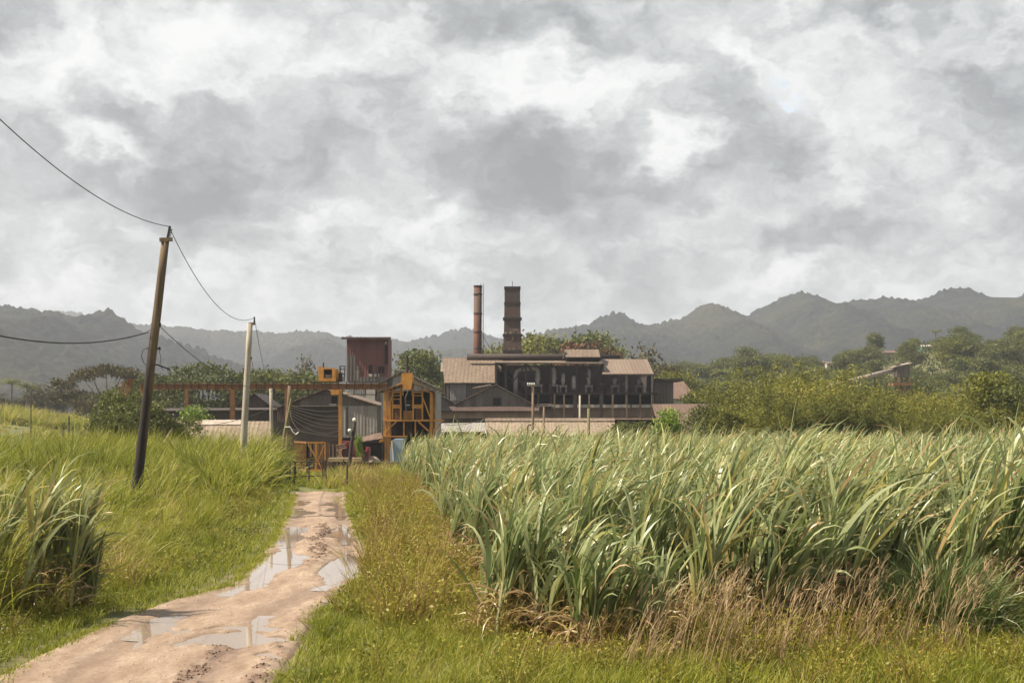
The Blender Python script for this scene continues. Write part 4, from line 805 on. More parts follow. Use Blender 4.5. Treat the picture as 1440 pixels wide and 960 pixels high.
D3 = 88; t3 = polez(D3, (382.5, 640), (381, 546), .26, .2, 'slim_grey_post', 'slim pale grey post between the concrete pole and the wooden stump pole', grey_post, 4)
D4 = 88; t4 = polez(D4, (402.5, 650), (407, 542), .30, .22, 'weathered_wooden_pole', 'grey-brown wooden pole strapped to a mossy prop beside the farm gate', timber, 6, .05)
MB().tube([(X(393.5, 87.6), 87.6, -.2), (X(400, 87.6), 87.6, Z(610, D4)), (X(410, 87.7), 87.7, Z(560, D4))], [.14, .11, .08], 8).build('prop', mossy_timber, t4)
mb = MB(); mb.tube([(X(400.5, 87.5), 87.5, Z(600.3, D4)), (X(408, 87.5), 87.5, Z(600, D4)), (X(409.5, 87.5), 87.5, Z(602, D4)), (X(411.5, 87.5), 87.5, Z(606.5, D4)), (X(416, 87.5), 87.5, Z(610.5, D4)), (X(420, 87.5), 87.5, Z(607, D4))], .035, 6); mb.build('white_conduit', porcelain, t4)
MB().tube([(X(408, 87.5), 87.5, Z(578, D4)), (X(410, 87.5), 87.5, Z(590, D4)), (X(416, 87.5), 87.5, Z(600, D4)), (X(422, 87.5), 87.5, Z(606, D4))], .03, 6).build('grey_conduit', pale_wire, t4)
MB().bar((X(383, 88), 88, Z(639, 88)), (X(405, 88), 88, Z(639, 88)), .1).build('rail', rust_orange, t4)
D5 = 82; t5 = polez(D5, (491, 655), (499, 588), .24, .18, 'leaning_black_pole', 'short leaning blackened wooden pole with white insulators in front of the red machine', plain('charred_timber', (.05,.036,.028), (.025,.018,.015), 3, .9, (3,3,.4)), 5, .02)
for q, nm in ((589, 498.6), (604, 496)): MB().lathe((X(nm, D5)-(.16 if q == 604 else 0), D5-.1, Z(q, D5)-.06), [(.04, -.1), (.11, -.04), (.11, .06), (.05, .12)], 10).build('insulator', porcelain, t5, True)
def rope(p, q, sag, n=18):
    p = Vector(p); q = Vector(q); return [p.lerp(q, i/n)-Vector((0,0,sag*4*(i/n)*(1-i/n))) for i in range(n+1)]
def wire(label, pts, r=.016, mt=None, name='overhead_wire'):
    return tag(MB().tube(pts, r, 5).build(name, mt or wire_m), label, 'wire')
top1 = (X(237.5, 52), 52, Z(318.5, 52)); top2 = (X(357.8, D2), D2, Z(446.5, D2))
best = None
for pe in range(-700, 0, 10):
    pts = rope(top1, (-11.5, 20.5, Z(pe, 20.5)), 1.3, 60); q = [(720+p.x/p.y*F, HZ-(p.z-CZ)/p.y*F) for p in pts]; d = abs(np.interp(0, [a for a, _ in q][::-1], [b_ for _, b_ in q][::-1])-168)
    if best is None or d < best[0]: best = (d, pts)
wire('overhead wire from the top of the leaning pole up to the upper left sky', best[1], .014)
wire('deeply sagging overhead wire joining the tops of the two tall poles', rope(top1, top2, 1.25), .014)
wire('twisted dark cable coming in from the left edge to the middle of the leaning pole', rope((X(208, 52), 52, Z(467, 52)), (-14.6, 30, Z(385, 30)), .85), .022)
wire('dark cable slanting down from the leaning pole toward the slim grey post', rope((X(224, 52), 52, Z(458, 52)), (X(381, 88), 88, Z(547, 88)), .7), .014)
wire('thin wire dropping behind the concrete pole toward the yard', rope(top2, (X(383, 118), 118, Z(541, 118)), 1.0), .014)
wire('loose cable drooping from the concrete pole to the slim post', rope((X(353, D2), D2, Z(504, D2)), (X(381.5, 88), 88, Z(549, 88)), .8), .012)
for k, (a_, b_, sg) in enumerate(((570, 577, 4), (572.5, 585, 4), (576, 590, 5), (579, 597, 6), (583, 601, 7), (586, 604, 12))):
    pts = rope((X(408.5, 89), 89, Z(a_, 89)), (X(477+.6*k, 119), 118, Z(b_, 119)), sg/F*100)
    o_ = wire(['topmost', 'second', 'third', 'fourth', 'fifth', 'lowest'][k]+' pale cable slung across the black tarpaulin front', pts, .020, pale_wire, 'slung_cable')
    o_['group'] = 'pale cables slung from the wooden pole'
wire('cable slung from the lower wooden pole across the white panel to the loader', rope((X(411, 88), 88, Z(603, 88)), (X(541, 111.5), 111.5, Z(603, 111.5)), .5), .02, pale_wire)
wire('dark cable from the slim post across the cream panels to the left', rope((X(381, 88), 88, Z(574, 88)), (X(239, 110), 110, Z(597, 110)), .5), .018)
wire('guy wire slanting from the slim steel stack down to the mill roof', rope((X(678, 196), 196, Z(470, 196)), (X(696, 194), 194, Z(499, 194)), .1), .035, dark_iron)
wire('pale cable drooping over the low grey roof toward the long pale roof', rope((X(625, 140), 140, Z(597, 140)), (X(684, 149), 149, Z(588, 149)), .25), .03, pale_wire)
# poles in front of the mill
def tinypole(px, y0, y1, D, label, arm=False, mt=timber, w_=.16, lean=0):
    gz = -2.5; t_ = thing('yard_pole', label, 'pole', (X(px, D), D, gz)); MB().tube([(X(px, D), D, gz), (X(px+lean, D), D, Z(y0, D))], [w_*1.1, w_*.8], 8).build('shaft', mt, t_, True)
    if arm:
        MB().bar((X(px-8, D), D-.15, Z(y0+1.5, D)), (X(px+3, D), D-.15, Z(y0+.5, D)), .12).build('crossarm', grey_post, t_)
        for q in (-7, -4, -1, 2): MB().lathe((X(px+q, D), D-.15, Z(y0+1, D)+.05), [(.05, 0), (.09, .08), (.04, .22)], 8).build('insulator', porcelain, t_)
tinypole(749.3, 540.5, 612, 147, 'tall pole with a white crossarm of insulators before the windowed gable', True, w_=.14)
tinypole(764.8, 572, 612, 146, 'short bare timber pole just right of the crossarm pole', w_=.12)
tinypole(827.5, 574, 612, 145, 'thick mossy pole rising in front of the long pale roof', mt=mossy_timber, w_=.17, lean=.2)
tinypole(815.5, 556, 590, 176, 'pale grey post with a small bracket before the gallery', mt=grey_post, w_=.16)
t1 = thing('bent_pipe', 'rusty bent pipe sticking up before the long pale roof', 'pipe', (X(742, 144), 144, -2.5))
MB().tube([(X(738, 144), 144, -2.5), (X(742.3, 144), 144, Z(599, 144)), (X(743.5, 144), 144, Z(597.3, 144)), (X(747, 144), 144, Z(597.2, 144))], .09, 6).build('pipe', dark_iron, t1)
# conveyor
D = 260; gz = g1(X(1268, D), D); t1 = thing('conveyor', 'long pale inclined conveyor rising out of the bamboo to a dark head house', 'conveyor', (X(1268, D), D, gz))
MB().tube([(X(1100, D), D, Z(560, D)), (X(1262, D), D, Z(518.5, D))], .42, 10).build('covered_belt', pale_iron, t1, True)
hh = MB().box(X(1258.5, D), X(1277, D), D-1.2, D+1.5, Z(530, D), Z(513, D)).build('head_house', grey_sheet, t1)
MB().slab((X(1254, D), D-1.6, Z(516, D)), (X(1279.5, D), D-1.6, Z(510, D)), (X(1279.5, D), D+1.8, Z(509.4, D)), (X(1254, D), D+1.8, Z(515.4, D)), .15).build('roof', pale_iron, hh)
MB().box(X(1253, D), X(1282, D), D-1.5, D+1.8, Z(542, D), Z(538.5, D)).build('platform', rust_orange, t1)
for px in (1260, 1268, 1276): MB().bar((X(px, D), D, gz), (X(px, D), D, Z(529, D)), .35).build('leg', rust_orange, t1)
for k in range(4): MB().bar((X(1140+k*30, D), D, Z(550-k*7.6, D)), (X(1140+k*30, D), D, gz-2), .25).build('trestle', dark_iron, t1)
# houses on the hillside
def cottage(px0, px1, pr, pe, pb, D, wc, rm, name, label, doors=2):
    Ds = np.arange(300, 570, 2.0); D = float(Ds[np.argmin([abs(g1(X((px0+px1)/2, d), d)-Z(pb, d)) for d in Ds])])
    gz = Z(pb, D); xc = X((px0+px1)/2, D); t_ = thing(name, label, 'house', (xc, D, gz)); dep = 7
    MB().box(X(px0, D), X(px1, D), D, D+dep, gz-1.2, Z(pe, D)).build('wall', wc, t_)
    MB().slab((X(px0-1, D), D-.5, Z(pe, D)), (X(px1+1, D), D-.5, Z(pe, D)), (X(px1, D), D+dep/2, Z(pr, D)), (X(px0, D), D+dep/2, Z(pr, D)), .12).build('roof', rm, t_)
    MB().slab((X(px0, D), D+dep/2+.01, Z(pr, D)), (X(px1, D), D+dep/2+.01, Z(pr, D)), (X(px1+1, D), D+dep+.5, Z(pe, D)), (X(px0-1, D), D+dep+.5, Z(pe, D)), .12).build('roof', rm, t_)
    for k in range(doors):
        q = px0+(px1-px0)*(k+.5)/doors; MB().box(X(q-1, D), X(q+1, D), D-.06, D-.003, Z(pe, D)-1.9, Z(pe, D)-.7).build('window', soot, t_)
turq = plain('turquoise_wall', (.10,.24,.22), (.13,.27,.25), 1, .8); pinkw = plain('pinkish_wall', (.34,.24,.20), (.28,.2,.17), 1, .8)
cottage(1297, 1320, 484, 487, 492, 425, turq, kerb_white, 'hillside_house', 'small turquoise house high on the wooded hillside', 3)
cottage(1236, 1262, 492, 496, 503, 420, concrete, rust_roof, 'hillside_house', 'brown house with a flat rusty roof among trees left of the turquoise house', 3)
cottage(1147, 1160, 506.5, 510, 514, 400, pinkw, rust_roof, 'hillside_house', 'small pinkish house with rusty roof at the foot of the hillside', 2)
cottage(1163, 1175, 508, 511, 516, 395, kerb_white, pale_roof, 'hillside_house', 'tiny white house beside the pinkish one at the foot of the hillside', 1)
cottage(1380, 1386, 484, 486, 491, 430, kerb_white, rust_roof, 'hillside_house', 'tiny white hut on the hilltop right of the turquoise house', 1)
# ---------------------------------------------------------------- foliage generators
def ribbons(base, yaw, th0, th1, Ln, Wd, segs, rng, power=1.5, twist=1.2, tipw=0.04, basew=.55, curl=0.0):
    """curved tapering blades; returns V (N,(segs+1)*2,3), quads"""
    N_ = len(base); th0 = np.broadcast_to(th0, N_); th1 = np.broadcast_to(th1, N_); Ln = np.broadcast_to(Ln, N_); Wd = np.broadcast_to(Wd, N_)
    t = np.linspace(0, 1, segs+1); tm = (t[:-1]+t[1:])/2
    th = th0[:,None]+(th1-th0)[:,None]*tm[None]**power
    ds = (Ln/segs)[:,None]
    r = np.concatenate([np.zeros((N_,1)), np.cumsum(np.sin(th)*ds, 1)], 1); z = np.concatenate([np.zeros((N_,1)), np.cumsum(np.cos(th)*ds, 1)], 1)
    cy, sy = np.cos(yaw)[:,None], np.sin(yaw)[:,None]
    P = np.stack([base[:,0:1]+r*cy, base[:,1:2]+r*sy, base[:,2:3]+z], -1)
    thp = th0[:,None]+(th1-th0)[:,None]*t[None]**power
    T = np.stack([np.sin(thp)*cy, np.sin(thp)*sy, np.cos(thp)], -1)
    B = np.stack([-sy+0*thp, cy+0*thp, 0*thp], -1); Nn = np.cross(T, B)
    a = rng.uniform(-twist, twist, N_)[:,None,None]+curl*t[None,:,None]
    Sd = np.cos(a)*B+np.sin(a)*Nn
    prof = np.where(t < .35, basew+(1-basew)*(t/.35), np.clip((1-t)/.65, 0, 1)**.75)
    prof = np.maximum(prof, tipw)
    wv = (Wd[:,None]*prof[None])[...,None]/2
    V = np.stack([P-Sd*wv, P+Sd*wv], 2).reshape(N_, -1, 3)
    q = np.array([[2*i, 2*i+1, 2*i+3, 2*i+2] for i in range(segs)])
    return V, q
class Fol:
    def __init__(s): s.V = []; s.F = []; s.T = []; s.n = 0
    def add(s, V, q, tint):
        N_, k, _ = V.shape; s.V.append(V.reshape(-1, 3)); s.F.append((q[None]+(np.arange(N_)*k)[:,None,None]+s.n).reshape(-1, 4)); s.n += N_*k
        tt = np.broadcast_to(np.asarray(tint, float), (N_, k)) if np.ndim(tint) == 2 else np.repeat(np.asarray(tint, float)[:,None], k, 1)
        s.T.append(np.ascontiguousarray(tt).ravel()); return s
    def mesh(s, name, mat):
        me = raw_mesh(name, np.concatenate(s.V), np.concatenate(s.F)); set_tint(me, np.clip(np.concatenate(s.T), 0, 1)); me.materials.append(mat); return me
def leaves(pos, size, rng, up=.3, asp=.5):
    """flat pointed leaves in every direction"""
    N_ = len(pos); d = rng.normal(size=(N_,3)); d[:,2] += up; d /= np.linalg.norm(d, axis=1)[:,None]
    e = rng.normal(size=(N_,3)); e -= d*(e*d).sum(1)[:,None]; e /= np.linalg.norm(e, axis=1)[:,None]
    s = np.broadcast_to(size, N_)[:,None]
    V = np.stack([pos-d*s*.5, pos+e*s*asp*.5, pos+d*s*.5, pos-e*s*asp*.5], 1); return V, np.array([[0,1,2,3]])
def tinted(rng, n, k, lo, hi, tip=None):
    b = rng.uniform(lo, hi, n)[:,None]+np.zeros((1, k))
    if tip is not None: b = b+(np.repeat(np.linspace(0, 1, k//2), 2)**3)[None]*rng.uniform(0, tip, n)[:,None]
    return b
CANE = [(0,(.07,.085,.022)),(.18,(.12,.165,.045)),(.40,(.22,.265,.11)),(.55,(.36,.39,.215)),(.66,(.34,.33,.09)),(.78,(.38,.27,.13)),(1,(.27,.16,.09))]  # pale middle stop puts the off-white leaf sheen into the colour
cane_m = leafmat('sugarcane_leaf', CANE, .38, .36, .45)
grass_m = leafmat('lush_grass', [(0,(.05,.065,.010)),(.25,(.12,.145,.018)),(.5,(.22,.245,.028)),(.72,(.34,.33,.06)),(.86,(.38,.29,.13)),(1,(.28,.17,.09))], .42, .5, .3)
weed_m = leafmat('leafy_weed', [(0,(.035,.055,.010)),(.3,(.11,.13,.018)),(.55,(.24,.235,.03)),(.75,(.32,.28,.05)),(.88,(.22,.13,.05)),(1,(.12,.065,.035))], .35, .5, .3)
dry_m = leafmat('dry_seed_grass', [(0,(.46,.35,.21)),(.5,(.36,.26,.155)),(1,(.22,.14,.085))], .3, .8, .1)
def cane(F_, px, py, hs, lean, rng, nl=11, segs=6, wd=.075, green=.28, L0=(1.0, 1.7), dead=5, wind=1.0, stalkh=.5):
    """sugarcane stalks at px,py with height hs; leaves fan from the upper stalk"""
    n = len(px); hs = np.broadcast_to(hs, n); z0 = G(px, py)
    sh = hs*stalkh*rng.uniform(.75, 1.1, n); ly = rng.normal(0, .5, n); lr = np.abs(rng.normal(lean, .07, n))
    base = np.stack([px, py, z0], 1)
    V, q = ribbons(base, ly, lr*.4, lr, sh*1.1, .045, 3, rng, 1, 3, .8, 1.0); F_.add(V, q, rng.uniform(.55, .8, n))
    top = V[:, -2:, :].mean(1)
    for j in range(nl):
        s = rng.uniform(.35, 1.0, n) if j < nl*.7 else np.full(n, 1.0)
        b = base+(top-base)*s[:,None]
        wnd = rng.random(n) < .62*wind+.1
        yaw = np.where(wnd, rng.normal(0, .5, n), rng.uniform(0, 2*np.pi, n))
        th0 = np.where(wnd, lr*1.1+rng.normal(.06, .10, n), np.abs(rng.normal(.16, .12, n)))
        limp = rng.random(n) < .22
        th1 = th0+np.where(limp, rng.uniform(1.2, 2.2, n), rng.gamma(2.0, .42, n)+.15)
        Ln = rng.uniform(*L0, n)*np.clip(hs/2.6, .6, 1.3)
        V, q = ribbons(b, yaw, th0, np.clip(th1, .1, 2.9), Ln, wd*rng.uniform(.5, 1.15, n), segs, rng, rng.choice([2.2, 3.4, 4.5]), 1.4, .04, .5, rng.uniform(-.8, .8))
        tl = rng.random(n); base_t = green+rng.normal(0, .15, n); base_t = np.where(tl > .90, rng.uniform(.58, .8, n), np.clip(base_t, .02, .6))
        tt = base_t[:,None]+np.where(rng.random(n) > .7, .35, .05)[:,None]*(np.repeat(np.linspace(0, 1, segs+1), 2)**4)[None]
        F_.add(V, q, tt)
    for j in range(dead):
        s = rng.uniform(.1, .75, n); b = base+(top-base)*s[:,None]
        V, q = ribbons(b, rng.uniform(0, 6.28, n), rng.uniform(.3, .9, n), rng.uniform(1.8, 3.0, n), rng.uniform(.4, .9, n), wd*.45, 4, rng, 1, 1.4, .1, .6)
        F_.add(V, q, rng.uniform(.72, 1, n))
def tall_grass(F_, px, py, h, rng, wd=.012, segs=3, lo=.1, hi=.6, wind=.5, per=1, drop=1.4, tip=.25):
    n = len(px); base = np.stack([px, py, G(px, py)-.03], 1)
    yaw = np.where(rng.random(n) < wind, rng.normal(0, .7, n), rng.uniform(0, 6.28, n))
    th0 = np.abs(rng.normal(.15, .2, n)); th1 = th0+rng.uniform(.1, drop, n)
    V, q = ribbons(base, yaw, th0, th1, h*rng.uniform(.6, 1.25, n), wd, segs, rng, 1.6, 1.5, .08, .9)
    t = lo+(hi-lo)*np.clip(rng.random(n)*.7+.5*(fbm(px*.5, py*.3, 77, 3)), 0, 1)
    F_.add(V, q, t[:,None]+(np.repeat(np.linspace(0, 1, segs+1), 2)**3)[None]*rng.uniform(0, tip, n)[:,None])
# ---- cane field outline on the ground (photo pixels of the bases)
CE = [(568,664),(576,672),(603,700),(622,742),(658,812),(692,878),(712,908),(800,928),(880,930),(960,920),(1100,908),(1240,898),(1340,890),(1440,892),(1560,900)]
cY = np.array([YG(b) for a, b in CE]); cX = np.array([X(a, YG(b)) for a, b in CE])
def in_cane(x, y):
    """inside: right of the field's left edge and beyond its front edge"""
    li = np.argsort(cY[:8]); le = np.interp(y, cY[:8][li], cX[:8][li]); le = np.where(y > cY.max(), cX[0]+(y-cY[0])*.0-.02*(y-cY[0]), le)
    fr = np.interp(x, cX[6:], cY[6:])+1.6*(fbm(x*1.1, x*0+3.3, 71, 3)-.40); le = le+2.2*(fbm(y*.35, y*0+1.7, 73, 3)-.50)*sst(20, 40, y); return (x > le) & (y > fr) & (y < 122)
def scatter(rng, n, x0, x1, y0, y1, keep):
    x = rng.uniform(x0, x1, n); y = rng.uniform(y0, y1, n); k = keep(x, y); return x[k], y[k]
def view(x, y, m=5.0): return (x > X(0, y)-m) & (x < X(1440, y)+m)
rng = np.random.RandomState(7)
F_ = Fol()
hvar = lambda x, y: 2.52+.45*(fbm(x*.15, y*.10, 5, 3)-.45)*2+.34*sst(2, 9, x)*(1-sst(30, 45, y))
def stools(rng, n, x0, x1, y0, y1, per, sp, keep):
    x, y = scatter(rng, n, x0, x1, y0, y1, keep); k = rng.uniform(.66, 1.22, len(x))
    x = np.repeat(x, per)+rng.normal(0, sp, len(x)*per); y = np.repeat(y, per)+rng.normal(0, sp, len(x)); return x, y, np.repeat(k, per)*rng.uniform(.85, 1.08, len(x))
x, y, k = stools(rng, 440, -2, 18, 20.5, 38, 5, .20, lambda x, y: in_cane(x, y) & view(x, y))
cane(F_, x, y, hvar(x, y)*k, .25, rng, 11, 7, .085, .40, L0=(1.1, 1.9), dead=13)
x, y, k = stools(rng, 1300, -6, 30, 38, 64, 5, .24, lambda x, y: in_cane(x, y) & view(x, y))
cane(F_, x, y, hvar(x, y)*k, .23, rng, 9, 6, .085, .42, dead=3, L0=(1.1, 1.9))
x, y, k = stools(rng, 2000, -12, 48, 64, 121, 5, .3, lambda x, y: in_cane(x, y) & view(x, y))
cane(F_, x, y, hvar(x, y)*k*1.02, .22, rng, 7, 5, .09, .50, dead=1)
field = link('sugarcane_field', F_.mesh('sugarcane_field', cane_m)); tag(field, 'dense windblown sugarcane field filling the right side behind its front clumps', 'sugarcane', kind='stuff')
# ---- single clumps along the front edge and the left side
def clump(px, py, h, n, spread, seed, label, green=.30, nl=14, wd=.078, lean=.15, group='sugarcane clumps standing in front of the field', wind=1.0, dead=7, name='sugarcane_clump', L0=(1.1, 1.8), cat='sugarcane clump', st=.5):
    D = YG(py); r_ = np.random.RandomState(seed); x = X(px, D)+r_.normal(0, spread, n); y = D+np.abs(r_.normal(0, spread*.7, n))
    F2 = Fol(); cane(F2, x, y, h*r_.uniform(.85, 1.05, n), lean, r_, nl, 8, wd, green, dead=dead, wind=wind, L0=L0, stalkh=st)
    V = np.concatenate(F2.V); org = (X(px, D), D, g1(X(px, D), D)); F2.V = [V-np.array(org)]
    o = link(name, F2.mesh(name, cane_m), None, None, org); tag(o, label, cat, group); return o
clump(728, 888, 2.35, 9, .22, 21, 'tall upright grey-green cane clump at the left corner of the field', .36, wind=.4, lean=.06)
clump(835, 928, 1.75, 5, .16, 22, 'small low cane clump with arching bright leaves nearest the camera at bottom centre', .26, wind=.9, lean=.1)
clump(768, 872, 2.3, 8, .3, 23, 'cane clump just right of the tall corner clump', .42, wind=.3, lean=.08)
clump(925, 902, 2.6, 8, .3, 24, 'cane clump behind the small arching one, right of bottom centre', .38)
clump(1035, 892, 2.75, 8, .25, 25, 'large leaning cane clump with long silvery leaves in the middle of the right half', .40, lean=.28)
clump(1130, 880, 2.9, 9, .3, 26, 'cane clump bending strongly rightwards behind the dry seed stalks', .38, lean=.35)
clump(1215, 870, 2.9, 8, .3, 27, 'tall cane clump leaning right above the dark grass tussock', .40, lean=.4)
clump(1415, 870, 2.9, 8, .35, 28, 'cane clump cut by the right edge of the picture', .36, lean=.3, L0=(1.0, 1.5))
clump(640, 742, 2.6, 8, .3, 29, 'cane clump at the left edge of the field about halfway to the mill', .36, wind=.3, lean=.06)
clump(34, 868, 2.9, 11, .5, 30, 'big cane clump at the left edge of the picture with white-lit arching leaves', .54, lean=.16, group='cane clumps left of the road')  # high tint puts the white highlights into the leaf colour
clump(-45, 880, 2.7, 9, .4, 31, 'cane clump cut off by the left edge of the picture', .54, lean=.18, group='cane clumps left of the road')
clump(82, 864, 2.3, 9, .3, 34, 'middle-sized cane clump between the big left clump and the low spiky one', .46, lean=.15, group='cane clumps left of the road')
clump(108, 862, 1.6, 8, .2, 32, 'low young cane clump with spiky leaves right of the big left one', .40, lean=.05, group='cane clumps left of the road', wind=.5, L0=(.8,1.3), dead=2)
r_ = np.random.RandomState(33); n = 2300; D = 23.2; a = r_.uniform(0, 6.28, n); rr = np.abs(r_.normal(0, .38, n)); F2 = Fol()
V, q = ribbons(np.stack([rr*np.cos(a), rr*np.sin(a), 0*a], 1), a+r_.normal(.0, .5, n), np.clip(rr*.9, 0, 1), np.clip(rr*.9+r_.gamma(2.5, .45, n), 0, 2.6), r_.uniform(.9, 1.75, n), .022*r_.uniform(.6, 1.4, n), 6, r_, 1.5, 1.4, .06, .8)
F2.add(V, q, np.clip(r_.normal(.10, .08, n), 0, .5)[:,None]+(np.repeat(np.linspace(0, 1, 7), 2)**3)[None]*.2)
tag(link('grass_tussock', F2.mesh('grass_tussock', cane_m), None, None, (X(1325, D), D, -.05)), 'round dark green grass tussock at lower right behind the dry stalks', 'grass tussock')
# ---- left tall grass mass
def left_region(x, y): return (x < roadL(y)-.3) & view(x, y)
def lefth(x, y):
    d = roadL(y)-x
    h = .18+.9*sst(.3, 5, d)*sst(20, 40, y)*.55+.25*fbm(x*.4, y*.25, 8, 3)
    return h
F_ = Fol()
def tussocks(F_, n, x0, x1, y0, y1, keep, hf, per, sp, wd, segs, lo, hi, drop=1.7, tip=.3, wind=.35):
    cx, cy = scatter(rng, n, x0, x1, y0, y1, keep); n = len(cx); h = hf(cx, cy)*rng.uniform(.6, 1.35, n); tb = rng.random(n)
    N_ = n*per; a = rng.uniform(0, 6.28, N_); r = np.abs(rng.normal(0, sp, N_))*np.repeat(h/np.median(h), per)
    x = np.repeat(cx, per)+r*np.cos(a); y = np.repeat(cy, per)+r*np.sin(a); hh = np.repeat(h, per)*rng.uniform(.45, 1.15, N_)
    yaw = np.where(rng.random(N_) < wind, rng.normal(0, .6, N_), a+rng.normal(0, .5, N_))
    th0 = np.clip(r/sp*.22, 0, .9)+rng.uniform(0, .15, N_); th1 = th0+rng.gamma(2.2, drop/4.5, N_)
    V, q = ribbons(np.stack([x, y, G(x, y)-.03], 1), yaw, th0, np.minimum(th1, 2.8), hh*1.15, wd*rng.uniform(.6, 1.3, N_), segs, rng, 1.7, 1.5, .08, .8)
    t = lo+(hi-lo)*np.clip(np.repeat(tb, per)*.62+rng.random(N_)*.42, 0, 1)
    F_.add(V, q, t[:,None]+(np.repeat(np.linspace(0, 1, segs+1), 2)**3)[None]*rng.uniform(0, tip, N_)[:,None])
kl = lambda m: (lambda x, y: (roadL(y)-x > m) & view(x, y))
# tall guinea grass bank in front of the sheds
tussocks(F_, 640, -32, -8, 56, 90, lambda x, y: (roadL(y)-x > 1.2+1.4*(1-sst(56,66,y))+.5*np.sin(y)) & view(x, y) & (x < X(392, y)-.9*np.sin(y*1.7)-.6), lambda x, y: .70+1.5*sst(57, 70, y)*sst(.3, 3.5, roadL(y)-x)*(.75+.5*fbm(x*.2, y*.2, 12, 3)), 150, .34, .055, 5, .05, .70)
tussocks(F_, 260, -30, -13, 40, 60, kl(5), lambda x, y: 1.1+.5*fbm(x*.3, y*.2, 14, 3), 120, .36, .045, 5, .05, .78)
tussocks(F_, 600, -50, -8, 86, 112, lambda x, y: view(x, y) & (x < X(385, y)), lambda x, y: .75+.5*(y < 97), 110, .5, .06, 4, .1, .75)
# clumps between the tall bank and the road, and down the near left side
tussocks(F_, 620, -24, -6, 28, 58, kl(1.4), lambda x, y: .35+.45*sst(1, 6, roadL(y)-x), 110, .20, .020, 4, .10, .72)
tussocks(F_, 90, -20, -8, 30, 56, kl(2.4), lambda x, y: .95+0*x, 200, .30, .022, 5, .25, .9)
tussocks(F_, 150, -16, -8, 23.5, 33, kl(2.2), lambda x, y: .75+.35*fbm(x, y, 3, 2), 150, .24, .018, 5, .15, .95)
tussocks(F_, 160, -13.5, -9, 24, 29.5, lambda x, y: view(x, y, 3) & (x < X(120, y)), lambda x, y: 1.5+.5*fbm(x, y, 3, 2), 28, .25, .028, 6, .15, .85, wind=.5)
tussocks(F_, 120, -14, -6, 71.5, 84, lambda x, y: (x > X(408, y)) & (x < X(500, y)), lambda x, y: .22+.2*fbm(x, y, 5, 2), 80, .2, .03, 3, .3, .8)
# mound behind the gate and weeds before the low wall
tussocks(F_, 60, -16, -11, 84, 91, lambda x, y: (x > X(405, y)) & (x < X(462, y)), lambda x, y: .42+0*x, 90, .3, .04, 4, .3, .7)
tussocks(F_, 110, -13, -6, 75, 85.4, lambda x, y: (x > X(462, y)) & (x < X(560, y)), lambda x, y: .75+.4*fbm(x, y, 5, 2), 90, .3, .04, 4, .3, 1.0)
x, y, k = stools(rng, 120, -30, -8, 50, 84, 4, .25, lambda x, y: kl(2.0)(x, y) & (x < X(396, y)))
cane(F_, x, y, (1.35+.75*sst(57, 70, y))*k, .30, rng, 9, 5, .06, .50, dead=3, L0=(.9, 1.5))
x, y, k = stools(rng, 26, -16, -9, 28, 46, 4, .2, lambda x, y: kl(3.0)(x, y))
cane(F_, x, y, 1.2*k, .3, rng, 8, 6, .045, .50, dead=4, L0=(.8, 1.3))
tall_o = link('guinea_grass', F_.mesh('guinea_grass', grass_m)); tag(tall_o, 'thick tall green grass covering the bank left of the dirt road', 'grass', kind='stuff')
F_ = Fol()
tussocks(F_, 2600, -120, -20, 108, 300, lambda x, y: view(x, y) & (x < X(205, y)) & (fbm(x*.06, y*.03, 91, 3) > .40), lambda x, y: .5+.8*fbm(x*.06, y*.03, 92, 3), 40, .7, .12, 3, .25, .9)
tussocks(F_, 500, -120, -40, 235, 262, lambda x, y: view(x, y) & (x < X(150, y)), lambda x, y: 1.9+0*x, 60, .6, .14, 4, .35, .8)
far_o = link('field_grass', F_.mesh('field_grass', grass_m)); tag(far_o, 'rough pale green grass on the rising far field at the left', 'grass', kind='stuff')
# ---- short grass on verges
F_ = Fol()
for (n, y0, y1, wd, hsc) in ((120000, 18.5, 30, .013, .8), (100000, 30, 45, .020, .9), (70000, 45, 80, .034, 1.0)):
    x, y = scatter(rng, n, -32 if y0 > 29 else -15, 12, y0, y1, lambda x, y: left_region(x, y) & (rng.random(len(x)) < .35+.9*fbm(x*.9, y*.6, 19, 3)))
    tall_grass(F_, x, y, lefth(x, y)*hsc+.05, rng, wd, 3, .12, .66, .5)
    x, y = scatter(rng, int(n*.8), -9, 12, y0, y1, lambda x, y: (x > roadR(y)+.12) & view(x, y) & ~in_cane(x, y+.5) & (rng.random(len(x)) < .25+.9*fbm(x*.9, y*.6, 29, 3)))
    tall_grass(F_, x, y, .14+.22*fbm(x*.5, y*.3, 8, 3)+.15*sst(.3, 2.5, x-roadR(y)), rng, wd, 3, .15, .78, .5)
x, y = scatter(rng, 90000, -60, 60, 80, 135, lambda x, y: view(x, y) & ~in_cane(x, y))
tall_grass(F_, x, y, .3, rng, .06, 2, .2, .7, .5)
